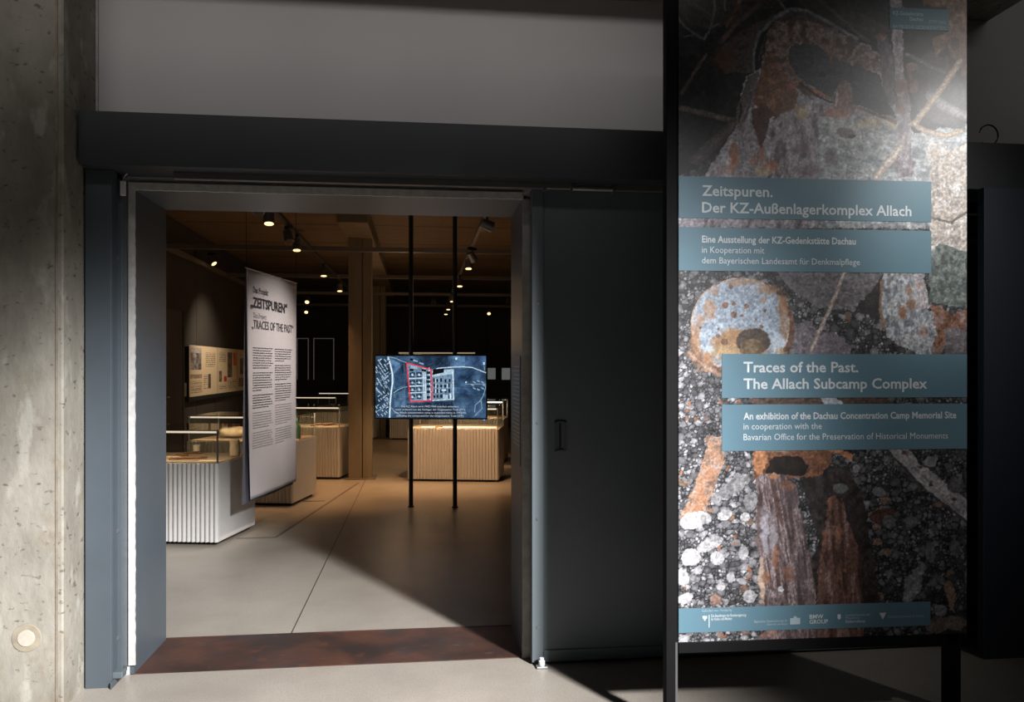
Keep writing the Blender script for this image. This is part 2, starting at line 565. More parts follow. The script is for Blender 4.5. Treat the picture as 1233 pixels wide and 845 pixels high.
# sensor tag hanging by a wire at the top left of the doorway
t = thing('contact_sensor', 'small white tag on a curled wire at the top left of the doorway', 'sensor', (0, 0, 0))
a, b = on_y(149, 218, 3.955), on_y(152.5, 236, 3.955)
t.location = (a.x, 3.94, b.z)
w_, h_ = b.x - a.x, (a.z - b.z)
MB().box((-.012, 0, 0), (.012, .012, .07), .002).build('tag_body', M['white'], t)
pts = [(0, .006, .069)] + [(0 + .055 * (1 - math.cos(q)), .006 + .03 * q / 1.57, .075 + .05 * math.sin(q)) for q in np.linspace(0, 1.57, 8)] + [(.10, .05, .126)]
MB().tube(pts, .0025, 6).build('wire', M['white'], t)

# cable loop and small box on top of the track cover, right
cb = on_y(1180, 165, 3.95)
t = thing('cable_coil', 'thin black cable loop with a small box standing on the track cover', 'cable', (cb.x, 3.93, 2.672))
MB().box((-.05, -.03, 0), (.02, .03, .02), .003).build('junction_box', M['darkgrey'], t)
pts = [(.0, 0, .018)] + [(.035 + .055 * math.cos(q), .0, .08 + .055 * math.sin(q)) for q in np.linspace(-2.3, 2.9, 18)]
MB().tube(pts, .004, 6).build('cable', M['black'], t)

# ------------------------------------------------------------------ structure inside the exhibition room
for i, (x0, y0) in enumerate(((-.945, 10.72), (-1.02, 17.0))):
    o = struct(MB().box((x0, y0, 0), (x0 + .175, y0 + .30, zc), .004).box((x0 + .185, y0 + .02, 0), (x0 + .30, y0 + .30, zc), .004).build('timber_pillar', M['pillar']),
               ['nearer brown square pillar left of the screen', 'farther brown square pillar seen behind the nearer one'][i], 'pillar')
    MB().box((x0 - .05, y0 - .05, 0), (x0 + .36, y0 + .36, .012), .002).build('base_plate', M['rail'], o)
struct(MB().box((-.98, 9.6, zc - .22), (-.62, 19.5, zc - .001), .004).build('ceiling_beam', M['pillar']), 'brown ceiling beam running back over the pillars', 'beam')
# rail grid: cross bars and side rails
for i, y in enumerate((10.0, 13.0, 16.0, 18.95)):
    struct(MB().box((xl, y, 2.945), (xr, y + .055, 3.0)).build('ceiling_cross_bar', M['rail']), ['nearest', 'second', 'third', 'farthest'][i] + ' grey cross bar under the plywood ceiling', 'rail')
struct(MB().box((xl - .02, YB + .1, 2.94), (xl + .05, yb - .05, 3.0)).build('trim_11', M['rail']), 'grey rail along the top of the left partition', 'rail')
# floor joints and duct covers
m = MB()
m.box((-.722, YB + .03, -.001), (-.716, 10.7, .0008))
struct(m.build('trim_12', M['darkgrey']), 'thin straight joint in the exhibition floor', 'floor joint')
q0, q1 = on_z(332, 647), on_z(432, 581)
e = (q1 - q0).normalized(); n_ = Vector((-e.y, e.x, 0))
m = MB()
m.prism([tuple((q0 - n_ * .012)[:2]), tuple((q1 - n_ * .012)[:2]), tuple((q1 + n_ * .012)[:2]), tuple((q0 + n_ * .012)[:2])], .0030, 'z', -.001)
q2 = on_z(287, 646)
m.box((q2.x, q0.y - .012, -.001), (q0.x, q0.y + .012, .0025))
a, b = on_z(364, 603.5), on_z(391, 603.5)
m.box((a.x, a.y - .02, -.001), (b.x, a.y + .02, .0025))
struct(m.build('trim_13', M['rail']), 'angled metal floor duct edge beside the showcases', 'floor joint')

# ------------------------------------------------------------------ numpy picture painting
def srgb(c):
    c = np.asarray(c, dtype=np.float64) / 255.0
    return np.where(c <= .04045, c / 12.92, ((c + .055) / 1.055) ** 2.4)


def hash2(i, j, s=0):
    n = (i.astype(np.int64) * 374761393 + j.astype(np.int64) * 668265263 + s * 974634777) & 0x7fffffff
    n = ((n ^ (n >> 13)) * 1274126177) & 0x7fffffff
    n = n ^ (n >> 16)
    return (n & 0xffff) / 65535.0


def vnoise(x, y, s=0):
    i, j = np.floor(x), np.floor(y)
    fx, fy = x - i, y - j
    fx, fy = fx * fx * (3 - 2 * fx), fy * fy * (3 - 2 * fy)
    a, b = hash2(i, j, s), hash2(i + 1, j, s)
    c, d = hash2(i, j + 1, s), hash2(i + 1, j + 1, s)
    return (a * (1 - fx) + b * fx) * (1 - fy) + (c * (1 - fx) + d * fx) * fy


def fbm(x, y, s=0, o=4):
    r, a, t = 0, .5, 0
    for k in range(o):
        r = r + a * vnoise(x * 2 ** k, y * 2 ** k, s + k * 7)
        t += a; a *= .55
    return r / t


def voro(x, y, s=0):
    """distance to the nearest and second nearest point and a random value of the nearest cell"""
    i0, j0 = np.floor(x), np.floor(y)
    f1 = np.full(x.shape, 9.0); f2 = np.full(x.shape, 9.0); cid = np.zeros(x.shape)
    for di in (-1, 0, 1):
        for dj in (-1, 0, 1):
            i, j = i0 + di, j0 + dj
            d = np.hypot(i + hash2(i, j, s) - x, j + hash2(i, j, s + 31) - y)
            near = d < f1
            f2 = np.where(near, f1, np.minimum(f2, d))
            cid = np.where(near, hash2(i, j, s + 77), cid)
            f1 = np.where(near, d, f1)
    return f1, f2, cid


def in_poly(x, y, poly):
    r = np.zeros(x.shape, bool)
    n = len(poly)
    for k in range(n):
        x0, y0 = poly[k]; x1, y1 = poly[(k + 1) % n]
        if y0 == y1: continue
        c = ((y0 > y) != (y1 > y)) & (x < (x1 - x0) * (y - y0) / (y1 - y0) + x0)
        r ^= c
    return r


def seg_d(x, y, pts):
    d = np.full(x.shape, 1e9)
    for (x0, y0), (x1, y1) in zip(pts, pts[1:]):
        L2 = (x1 - x0) ** 2 + (y1 - y0) ** 2 + 1e-9
        t = np.clip(((x - x0) * (x1 - x0) + (y - y0) * (y1 - y0)) / L2, 0, 1)
        d = np.minimum(d, np.hypot(x - x0 - t * (x1 - x0), y - y0 - t * (y1 - y0)))
    return d


class Paint:
    def __init__(s, X, Y):
        s.X, s.Y = X, Y
        s.c = np.zeros(X.shape + (3,))
        s.wx = X + 5 * (fbm(X / 9, Y / 9, 3) - .5) + 3 * (fbm(X / 3, Y / 3, 5, 2) - .5)
        s.wy = Y + 5 * (fbm(X / 9, Y / 9, 13) - .5) + 3 * (fbm(X / 3, Y / 3, 15, 2) - .5)

    def lay(s, mask, col):
        s.c = np.where(mask[..., None], col, s.c)

    def mixin(s, k, col):
        s.c = s.c * (1 - k[..., None]) + np.asarray(col, float) * k[..., None]

    def tex(s, cols, sc=(8, 8), seed=0, contrast=2.2, rot=0.0):
        """blend along a list of colours by noise, with fine grain"""
        c, q = math.cos(rot), math.sin(rot)
        xx, yy = (s.X * c + s.Y * q) / sc[0], (-s.X * q + s.Y * c) / sc[1]
        f = np.clip((fbm(xx, yy, seed, 5) - .5) * contrast + .5, 0, .999) * (len(cols) - 1)
        i = f.astype(int); f = (f - i)[..., None]
        A = np.asarray(cols, float)
        out = A[i] * (1 - f) + A[np.minimum(i + 1, len(cols) - 1)] * f
        return out * (.72 + .56 * fbm(s.X / 2.2, s.Y / 2.2, seed + 91, 2))[..., None]

    def poly(s, pts, cols, sc=(8, 8), seed=0, contrast=2.2, rot=0., ragged=True, edge=.0):
        x, y = (s.wx, s.wy) if ragged else (s.X, s.Y)
        m = in_poly(x, y, pts)
        s.lay(m, s.tex(cols, sc, seed, contrast, rot))
        return m

    def line(s, pts, w, cols, sc=(8, 8), seed=0, contrast=2.2, rot=0., ragged=True):
        x, y = (s.X + (s.wx - s.X) * .45, s.Y + (s.wy - s.Y) * .45) if ragged else (s.X, s.Y)
        d = seg_d(x, y, pts)
        t = s.tex(cols, sc, seed, contrast, rot)
        t = t * (1.12 - .35 * (d / (w / 2)))[..., None] if w > 3 else t
        s.lay(d < w / 2, t)

    def ell(s, cx, cy, rx, ry, cols, sc=(8, 8), seed=0, contrast=2.2, rot=0., ragged=True):
        x, y = (s.X + (s.wx - s.X) * .5, s.Y + (s.wy - s.Y) * .5) if ragged else (s.X, s.Y)
        c, q = math.cos(rot), math.sin(rot)
        dx, dy = x - cx, y - cy
        s.lay(((dx * c + dy * q) / rx) ** 2 + ((-dx * q + dy * c) / ry) ** 2 < 1, s.tex(cols, sc, seed, contrast))

    def soft(s, cx, cy, rx, ry, col, k=1.0, pw=1.0, seed=0):
        d = ((s.wx - cx) / rx) ** 2 + ((s.wy - cy) / ry) ** 2
        n = fbm(s.X / 5, s.Y / 5, seed + 200)
        s.mixin(np.clip((1 - d) * pw + (n - .5) * 1.6, 0, 1) * k, col)


def sheet(name, nx, nz, fpos, colors, material, parent):
    """grid sheet with printed colours; fpos(i array, j array)-> xyz"""
    jj, ii = np.meshgrid(np.arange(nz), np.arange(nx), indexing='ij')
    co = fpos(ii / (nx - 1), jj / (nz - 1)).reshape(-1, 3)
    me = bpy.data.meshes.new(name)
    nf = (nx - 1) * (nz - 1)
    me.vertices.add(nx * nz); me.loops.add(nf * 4); me.polygons.add(nf)
    me.vertices.foreach_set('co', co.astype(np.float32).ravel())
    a = (jj[:-1, :-1] * nx + ii[:-1, :-1]).ravel()
    q = np.stack([a, a + 1, a + nx + 1, a + nx], 1)
    me.loops.foreach_set('vertex_index', q.astype(np.int32).ravel())
    me.polygons.foreach_set('loop_start', (np.arange(nf) * 4).astype(np.int32))
    me.polygons.foreach_set('loop_total', np.full(nf, 4, np.int32))
    at = me.color_attributes.new('print', 'FLOAT_COLOR', 'POINT')
    rgba = np.ones((nx * nz, 4), np.float32)
    rgba[:, :3] = srgb(np.clip(colors, 0, 255)).reshape(-1, 3)
    at.data.foreach_set('color', rgba.ravel())
    me.update(); me.validate()
    o = bpy.data.objects.new(name, me)
    C.objects.link(o)
    me.materials.append(material)
    if parent: o.parent = parent
    return o


def lettering(name, txt, x0, x1, z, cap, material, parent, y=0.0, bold=0.0, yfun=None):
    """one line of raised lettering fitted between x0 and x1 (local), cap height given, facing local -y"""
    cu = bpy.data.curves.new(name, 'FONT')
    cu.body = txt
    cu.size = 1
    cu.offset = bold
    cu.resolution_u = 2
    o = bpy.data.objects.new(name, cu)
    C.objects.link(o)
    dg = bpy.context.evaluated_depsgraph_get()
    me = bpy.data.meshes.new_from_object(o.evaluated_get(dg))
    C.objects.unlink(o)
    bpy.data.objects.remove(o)
    n = len(me.vertices)
    co = np.empty(n * 3, np.float32)
    me.vertices.foreach_get('co', co)
    co = co.reshape(-1, 3)
    mn, mx = co[:, 0].min(), co[:, 0].max()
    capu = .69
    out = np.empty_like(co)
    out[:, 0] = x0 + (co[:, 0] - mn) / (mx - mn) * (x1 - x0)
    out[:, 1] = y
    out[:, 2] = z + co[:, 1] * cap / capu
    if yfun: out[:, 1] = [yfun(a_, b_) + y for a_, b_ in zip(out[:, 0], out[:, 2])]
    me.vertices.foreach_set('co', out.ravel())
    me.update()
    me.name = name
    me.materials.clear(); me.materials.append(material)
    r = bpy.data.objects.new(name, me)
    C.objects.link(r)
    r.parent = parent
    return r


# ------------------------------------------------------------------ the exhibition stand with the printed panel
PA = on_y(817, 500, 3.165)
PBd = ray(1164, 500); PBv = Vector((0, 0, H0)) + PBd * 3.379
P0 = Vector((PA.x, PA.y, 0)); ex = Vector((PBv.x - PA.x, PBv.y - PA.y, 0))
PW = ex.length; ex.normalize()
rz = math.atan2(ex.y, ex.x)
stand = thing('exhibition_stand', 'tall black steel stand holding a printed poster panel of rusty finds on gravel', 'display stand', P0, rz)
ny = Vector((ex.y, -ex.x, 0))      # towards the viewer


def ploc(px, py):
    """photo point -> panel coordinates (x along the panel, z)"""
    d = ray(px, py)
    o = Vector((0, 0, H0))
    t_ = (P0 - o).dot(ny) / d.dot(ny)
    p = o + d * t_
    return (p - P0).dot(ex), p.z


def ppix(x, z):
    """panel coordinates -> photo point, arrays"""
    wx, wy = P0.x + ex.x * x, P0.y + ex.y * x
    D = wx * FV[0] + wy * FV[1]
    return CX + F_PX * (wx * RV[0] + wy * RV[1]) / D, HOR - F_PX * (z - H0) / D


ZB = ploc(817, 773)[1]
ZT = 3.12
NX, NZ = 405, int(405 * (ZT - ZB) / PW)
gx, gz = np.meshgrid(np.linspace(0, PW, NX), np.linspace(ZB, ZT, NZ))
X, Y = ppix(gx, gz)
pt = Paint(X, Y)
# gravel ground
f1, f2, cid = voro(X / 4.2, Y / 4.2, 1)
h1, h2, hid = voro(X / 2.1, Y / 2.1, 41)
g1 = (84 + 120 * cid ** 1.6) * np.clip((f2 - f1) * 2.8, .34, 1) * (.66 + .6 * hid * np.clip((h2 - h1) * 3, .3, 1))
F1, F2, CID = voro(X / 13 + .5 * fbm(X / 9, Y / 9, 8), Y / 11, 2)
big = (CID > .72) & (F2 - F1 > .16) & (F1 < .46)
g2 = (92 + 92 * hash2((CID * 9999).astype(int), (CID * 777).astype(int))) * (1.05 - .7 * F1) * (.85 + .3 * fbm(X / 2.5, Y / 2.5, 4, 2))
m1, m2, mid = voro(X / 7.5 + .4 * fbm(X / 6, Y / 6, 18), Y / 6.5, 52)
med = (mid > .55) & (m2 - m1 > .14)
g3 = (70 + 110 * hash2((mid * 9999).astype(int), (mid * 777).astype(int)) ** 1.3) * (1.1 - .55 * m1) * (.8 + .35 * fbm(X / 2.2, Y / 2.2, 24, 2))
g1 = np.where(med, g3, np.where((mid > .55) & (m2 - m1 > .05), g1 * .4, g1))
g = np.where(big, g2, g1 * (.75 + .5 * fbm(X / 20, Y / 20, 9)))
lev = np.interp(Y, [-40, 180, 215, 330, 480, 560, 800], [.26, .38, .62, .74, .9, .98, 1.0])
lev = lev * np.interp(X, [817, 930, 1010, 1165], [1.1, .92, .70, .68]) ** np.interp(Y, [400, 560], [0, 1])  # lower left brighter, lower right darker: the panel's lighting put into the print
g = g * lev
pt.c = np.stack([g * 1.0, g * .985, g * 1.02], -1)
org = (cid > .984) & (Y > 470) & (X < 930)
pt.lay(org, pt.tex([(130, 75, 40), (190, 95, 45)], (5, 5), 6))
brn = (CID > .70) & (CID < .74) & (F1 < .4) & (Y > 520)
pt.lay(brn, pt.tex([(95, 75, 62), (140, 105, 85)], (5, 5), 7))
# ---- upper part: dark scrap heap
dark = in_poly(pt.wx, pt.wy, [(810, -60), (1170, -60), (1170, 140), (1100, 120), (1060, 80), (930, 100), (880, 170), (840, 200), (810, 215)])
pt.lay(dark, pt.tex([(20, 19, 19), (30, 28, 28), (42, 39, 38)], (7, 7), 11) )
pt.poly([(815, -40), (1000, -40), (1060, 20), (1060, 50), (1020, 35), (950, 0), (880, 30), (850, 35), (815, 20)], [(38, 34, 33), (58, 48, 45), (30, 27, 26)], (14, 5), 12, rot=.5)
pt.poly([(1000, -40), (1075, -40), (1075, 30), (1050, 30), (1012, 5)], [(36, 34, 34), (52, 50, 50)], (9, 9), 14)
pt.poly([(1010, 8), (1040, 18), (1075, 36), (1062, 40), (1030, 38), (1005, 26)], [(50, 46, 46), (66, 60, 58)], (8, 8), 15)
pt.line([(815, 19), (826, 34), (838, 42), (848, 47), (855, 36), (861, 8), (858, -20)], 3, [(70, 70, 72), (95, 95, 98)], seed=3)
pt.line([(838, 42), (824, 44)], 2, [(70, 70, 72)]); pt.line([(856, 33), (866, 28)], 2, [(80, 80, 82)])
pt.line([(871, -20), (873, 12)], 2.4, [(80, 78, 78)]); pt.line([(855, 18), (835, 4)], 2.2, [(60, 58, 58)])
pt.line([(896, -20), (888, 8), (875, 30)], 6, [(70, 45, 32), (115, 66, 42)], seed=5)
pt.line([(914, 6), (885, 30), (868, 50)], 7, [(60, 48, 44), (90, 68, 60)], seed=6)
pt.line([(850, 66), (836, 88), (821, 112)], 4.5, [(70, 58, 55), (92, 78, 75)], seed=7)
pt.line([(930, -10), (946, 12)], 3, [(85, 82, 84)]); pt.line([(975, -10), (1010, 20), (1045, 50)], 5, [(62, 58, 58), (88, 80, 78)])
# second vessel behind
pt.poly([(861, 69), (879, 46), (917, 25), (952, 8), (988, 18), (1000, 34), (932, 27), (922, 41), (919, 64), (908, 88), (874, 88)],
        [(48, 40, 38), (72, 60, 58), (60, 48, 44)], (10, 6), 16, rot=-.4)
pt.soft(872, 72, 17, 18, (92, 48, 22), .85, 1.2)
pt.line([(908, 86), (908, 62), (914, 40), (934, 21), (952, 11), (972, 13), (1000, 28), (1032, 47)], 5, [(80, 80, 84), (110, 108, 112)], seed=18)
pt.line([(911, 82), (912, 62), (919, 42), (936, 27)], 5, [(18, 17, 17)], seed=19)
# ground left of the bucket
pt.line([(815, 129), (850, 137), (887, 146)], 7, [(78, 66, 62), (112, 92, 84)], seed=20)
pt.line([(884, 150), (862, 170), (838, 192)], 14, [(62, 52, 52), (88, 74, 72)], seed=21)
# bucket body
body = [(847, 213), (862, 190), (872, 175), (886, 153), (889, 122), (898, 92), (916, 81), (922, 58), (924, 36), (935, 26), (963, 24), (988, 29), (1023, 45), (1056, 62), (1064, 92), (1079, 130), (1100, 160), (1166, 150), (1166, 275), (817, 275), (817, 213)]
mb_ = pt.poly(body, [(86, 74, 78), (128, 118, 126), (158, 148, 156), (120, 118, 126), (172, 166, 172)], (8, 20), 22, 2.0, .15)
gb = mb_ & (X > 985) & (Y > 140)
pt.lay(gb, pt.tex([(98, 104, 110), (136, 144, 150), (168, 172, 174), (120, 122, 126)], (16, 8), 24, 2.0, .4))
pt.poly([(924, 36), (935, 26), (963, 24), (988, 29), (1023, 45), (1056, 64), (1061, 88), (1023, 78), (1000, 70), (985, 56), (958, 52), (946, 60), (950, 76), (964, 96), (985, 112), (975, 120), (952, 100), (935, 80), (922, 90), (916, 81), (922, 58)],
        [(70, 52, 46), (104, 78, 64), (134, 110, 104), (84, 66, 60)], (8, 8), 26, 2.6)
pt.poly([(916, 82), (928, 62), (938, 80), (952, 100), (962, 112), (955, 130), (940, 138), (932, 146), (926, 128), (914, 132), (906, 122), (911, 104)],
        [(104, 60, 36), (142, 80, 38), (116, 62, 34), (160, 98, 52)], (7, 9), 27, 2.8)
pt.poly([(890, 120), (900, 92), (912, 86), (912, 104), (904, 124), (900, 140), (890, 152), (884, 150)], [(70, 64, 64), (104, 94, 94)], (4, 12), 28)
pt.line([(892, 126), (890, 150)], 3, [(40, 32, 32)]); pt.line([(900, 126), (890, 152)], 4, [(120, 100, 100)])
pt.poly([(906, 132), (924, 127), (932, 138), (924, 150), (922, 165), (916, 180), (910, 160), (904, 146)], [(64, 42, 40), (88, 56, 48)], (7, 9), 29)
for (sx, sy, ra, rb, k) in ((884, 190, 7, 20, .95), (917, 186, 5, 12, .6), (928, 200, 12, 8, .8), (908, 192, 6, 6, .6), (876, 205, 10, 8, .4), (960, 130, 12, 7, .5), (955, 104, 6, 6, .9), (1010, 136, 20, 9, .65)):
    pt.soft(sx, sy, ra, rb, (196, 92, 48), k, 1.2, int(sx))
for (sx, sy, ra, rb) in ((966, 137, 12, 9), (1048, 148, 18, 9), (1075, 150, 10, 6), (920, 205, 14, 8)):
    pt.soft(sx, sy, ra, rb, (205, 172, 120), .7, 1.1, int(sx))
for (sx, sy, ra, rb) in ((965, 180, 14, 8), (975, 205, 18, 8), (1000, 190, 10, 10), (940, 175, 7, 10), (1090, 200, 16, 12)):
    pt.soft(sx, sy, ra, rb, (96, 72, 84), .7, 1.1, int(sx))
# mouth of the bucket
pt.poly([(947, 61), (958, 52), (985, 54), (1000, 69), (1023, 77), (1059, 89), (1069, 122), (1081, 143), (1050, 133), (1026, 123), (1005, 118), (985, 110), (964, 95), (950, 76)], [(42, 44, 48), (56, 59, 63), (50, 52, 56)], (18, 8), 30, 2.)
pt.ell(990, 90, 4, 3, [(30, 22, 20)])
pt.line([(948, 74), (958, 92), (975, 108), (1000, 118), (1030, 128), (1080, 148)], 4, [(88, 62, 54), (134, 92, 74), (110, 70, 58)], seed=33)
pt.line([(963, 100), (985, 116), (1002, 124)], 3, [(28, 24, 24)]); pt.line([(978, 108), (995, 116)], 3, [(176, 84, 46)])
pt.poly([(1002, 118), (1006, 106), (1013, 95), (1022, 98), (1026, 106), (1024, 130), (1005, 132)], [(86, 66, 60), (128, 98, 88)], (5, 5), 34)
pt.ell(1016, 119, 6, 11, [(112, 72, 56), (148, 106, 92)]); pt.line([(1008, 112), (1007, 128)], 3, [(160, 140, 135)])
pt.ell(1019, 159, 18, 11, [(150, 150, 148), (186, 184, 178)], rot=.15); pt.ell(1018, 160, 11, 6, [(96, 92, 96), (120, 104, 92)], rot=.15); pt.ell(1026, 164, 5, 2.5, [(40, 34, 32)])
pt.ell(1001, 41, 9, 8, [(86, 78, 74), (118, 106, 98)]); pt.line([(1001, 46), (1000, 62), (1001, 76)], 5, [(96, 68, 50), (120, 92, 78)], seed=36)
# pipes and sticks at the right
pt.poly([(1120, 60), (1145, 80), (1163, 110), (1163, 160), (1130, 150), (1110, 140), (1100, 120), (1095, 80)], [(48, 47, 48), (70, 68, 70)], (10, 8), 37)
pt.line([(1092, 65), (1120, 80), (1140, 88)], 5, [(84, 80, 80), (116, 110, 110)])
pt.line([(1120, 115), (1140, 130), (1163, 140)], 12, [(96, 94, 96), (136, 132, 132)], seed=38)
pt.line([(1096, 148), (1115, 158), (1140, 164), (1158, 158)], 6, [(150, 128, 104), (176, 150, 124)], seed=39)
pt.poly([(1055, 41), (1068, 41), (1074, 64), (1077, 107), (1079, 127), (1068, 122), (1061, 89)], [(64, 60, 64), (100, 94, 98)], (4, 12), 40)
pt.ell(1061, 45, 6, 5, [(112, 66, 42), (140, 90, 66)])
pt.poly([(1068, -40), (1084, -40), (1087, 40), (1089, 94), (1096, 117), (1096, 153), (1098, 213), (1084, 213), (1080, 153), (1078, 100), (1074, 50)], [(96, 86, 94), (132, 120, 128), (154, 144, 150)], (4, 14), 41)
pt.soft(1086, 104, 9, 12, (124, 74, 50), .95, 1.6); pt.soft(1084, 130, 5, 8, (150, 80, 50), .8, 1.2)
pt.ell(1098, 80, 7, 5, [(104, 72, 56), (134, 98, 80)]); pt.ell(1100, 104, 5, 9, [(116, 72, 48), (140, 92, 66)]); pt.line([(1094, 84), (1098, 100)], 4, [(100, 62, 46)])
pt.poly([(1107, -40), (1166, -40), (1166, 92), (1157, 90), (1154, 74), (1145, 69), (1140, 51), (1136, 62), (1127, 69), (1121, 46), (1143, 38), (1141, 8), (1112, 6)], [(84, 50, 32), (130, 80, 46), (112, 62, 32), (152, 104, 70)], (8, 9), 42, 2.6)
pt.ell(1150, 53, 5, 8, [(60, 36, 26), (74, 46, 32)]); pt.line([(1140, 70), (1142, 108)], 4, [(104, 64, 40)])
pt.line([(1156, 74), (1138, 100), (1120, 125), (1101, 149)], 7.5, [(138, 100, 66), (178, 140, 98), (196, 164, 124)], (6, 4), 43)
pt.line([(1084, 178), (1070, 195), (1055, 213)], 10, [(176, 158, 146), (198, 184, 172)], seed=44)
pt.ell(1128, 186, 13, 17, [(166, 160, 154), (196, 190, 184)]); pt.ell(1127, 190, 6, 9, [(198, 160, 118), (216, 190, 160)])
pt.poly([(1119, 190), (1166, 172), (1166, 345), (1119, 330)], [(150, 140, 132), (182, 174, 168), (164, 150, 136), (190, 184, 180)], (12, 9), 45, 2.6)
pt.line([(1121, 262), (1146, 268), (1163, 256)], 3, [(110, 100, 92)])
# ---- middle
pt.poly([(1119, 304), (1130, 294), (1150, 299), (1167, 306), (1167, 372), (1119, 364)], [(64, 74, 72), (92, 102, 98), (112, 120, 116)], (5, 5), 46, 2.8)
pt.poly([(935, 326), (1068, 326), (1046, 356), (1020, 372), (985, 372), (950, 345)], [(84, 80, 86), (112, 108, 112), (96, 90, 94)], (12, 7), 47)
pt.poly([(1064, 329), (1048, 352), (1030, 372), (1058, 388), (1064, 350)], [(40, 36, 38), (54, 48, 50)], (6, 6), 48)
pt.poly([(955, 392), (975, 386), (985, 398), (1008, 402), (1024, 420), (1024, 428), (960, 428), (952, 412)], [(86, 78, 84), (122, 112, 122), (104, 94, 102)], (8, 6), 49)
pt.poly([(1061, 336), (1066, 327), (1100, 327), (1106, 366), (1124, 377), (1130, 399), (1127, 428), (1106, 428), (1088, 418), (1069, 407), (1066, 390), (1059, 375)],
        [(104, 108, 118), (142, 148, 156), (170, 174, 178), (122, 120, 122)], (6, 10), 50, 2.8)
pt.line([(1061, 338), (1060, 376), (1066, 396)], 3, [(150, 98, 60)])
for (sx, sy, ra, rb, k) in ((1087, 377, 6, 10, .95), (1098, 366, 8, 7, .8), (1094, 350, 5, 8, .6), (1112, 400, 6, 9, .4)):
    pt.soft(sx, sy, ra, rb, (152, 88, 50), k, 1.5, int(sx))
pt.poly([(1120, 366), (1132, 368), (1145, 380), (1166, 372), (1166, 396), (1142, 396), (1140, 410), (1130, 428), (1122, 428), (1128, 400)], [(100, 52, 34), (156, 86, 50), (120, 72, 56), (140, 112, 104)], (6, 7), 51, 2.8)
pt.poly([(1138, 398), (1150, 394), (1166, 398), (1166, 428), (1136, 428)], [(88, 80, 86), (118, 110, 116)], (6, 6), 52)
pt.poly([(1097, 327), (1112, 327), (1119, 371), (1106, 371)], [(148, 140, 146), (178, 168, 172)], (4, 12), 53)
pt.soft(1108, 344, 3, 4, (170, 104, 70), .9)
pt.line([(1018, 326), (1002, 365), (986, 400), (974, 430)], 5, [(150, 134, 126), (184, 172, 166), (160, 120, 96)], (5, 5), 54)
pt.soft(1021, 382, 3, 8, (140, 74, 40), .9)
# enamel plate
pt.ell(897, 396, 60, 58, [(88, 54, 38), (140, 84, 50), (110, 64, 42)], (7, 7), 55)
pt.ell(891, 391, 59.5, 57, [(196, 176, 160), (150, 96, 60)], (6, 6), 56)
pt.ell(891, 391, 57.5, 55, [(118, 134, 152), (144, 160, 178), (132, 146, 164), (156, 172, 190)], (14, 14), 57, 1.8)
for (sx, sy, ra, rb, k) in ((943, 368, 7, 22, .8), (926, 348, 18, 6, .6), (838, 412, 8, 30, .8), (850, 436, 14, 14, 1.), (855, 372, 10, 14, .65), (862, 352, 6, 7, .6), (843, 385, 8, 10, .6), (895, 340, 24, 5, .6), (944, 395, 6, 18, .7), (918, 361, 6, 4, .6)):
    pt.soft(sx, sy, ra, rb, (176, 106, 52), k, 1.2, int(sx))
pt.soft(892, 414, 40, 22, (172, 112, 56), 1., 1.8); pt.soft(880, 425, 24, 14, (198, 150, 84), .8, 1.2)
pt.ell(907, 411, 21, 16, [(58, 46, 38), (78, 62, 50)], (6, 6), 58); pt.ell(905, 420, 14, 12, [(100, 72, 42), (126, 94, 54)], (6, 6), 59)
pt.soft(936, 412, 12, 14, (178, 192, 206), .9, 1.6); pt.soft(940, 424, 8, 6, (200, 160, 96), .9)
for (sx, sy, r_) in ((873, 368, 3.5), (883, 366, 2.5), (898, 369, 3), (884, 379, 3.5), (893, 380, 2), (843, 395, 2), (865, 395, 1.6), (864, 404, 2.4), (917, 393, 2.5), (910, 385, 1.8), (872, 411, 4), (880, 345, 2.5), (921, 374, 2)):
    pt.ell(sx, sy, r_, r_ * 1.1, [(112, 66, 44), (146, 84, 50)])
pt.line([(829, 425), (848, 440), (866, 450)], 7, [(140, 90, 62), (176, 126, 96)], seed=60)
# ---- strip and lower part
pt.poly([(905, 476), (985, 474), (1060, 476), (1080, 490), (905, 490)], [(60, 46, 40), (92, 66, 52), (46, 40, 38)], (9, 4), 61)
pt.poly([(985, 474), (1004, 474), (1018, 490), (994, 490)], [(150, 156, 164), (184, 188, 192)], (5, 5), 62)
pt.poly([(855, 526), (870, 526), (872, 554), (862, 585), (849, 612), (843, 633), (822, 630), (819, 622), (828, 602), (840, 575)], [(130, 92, 70), (170, 122, 92), (190, 110, 60), (150, 128, 120)], (6, 10), 63, 2.8, .4)
for (sx, sy, ra, rb) in ((856, 570, 5, 9), (842, 596, 7, 10), (851, 604, 5, 6), (838, 610, 6, 6), (864, 552, 3, 8)):
    pt.soft(sx, sy, ra, rb, (184, 106, 58), .95, 1.3, int(sx))
pt.ell(835, 626, 17, 10, [(168, 160, 162), (196, 188, 188)], rot=-.3)
pt.poly([(958, 560), (1020, 560), (1040, 600), (1060, 730), (960, 730), (985, 650)], [(30, 26, 26), (46, 40, 38), (58, 50, 48)], (7, 7), 64)
pt.poly([(906, 538), (1004, 538), (1000, 556), (990, 572), (962, 576), (940, 574), (925, 572), (908, 576)], [(92, 50, 28), (140, 72, 34), (112, 56, 26)], (9, 7), 65, 2.6)
pt.poly([(922, 568), (926, 553), (946, 547), (962, 550), (975, 560), (968, 574), (940, 572)], [(22, 17, 15), (36, 27, 22)], (6, 6), 66)
pt.poly([(910, 541), (922, 541), (924, 552), (918, 571), (912, 571), (906, 560)], [(168, 84, 36), (214, 116, 52)], (4, 8), 67)
pt.poly([(998, 538), (1010, 538), (1027, 549), (1025, 555), (1014, 548), (1000, 544)], [(190, 94, 40), (214, 118, 60)], (5, 5), 68)
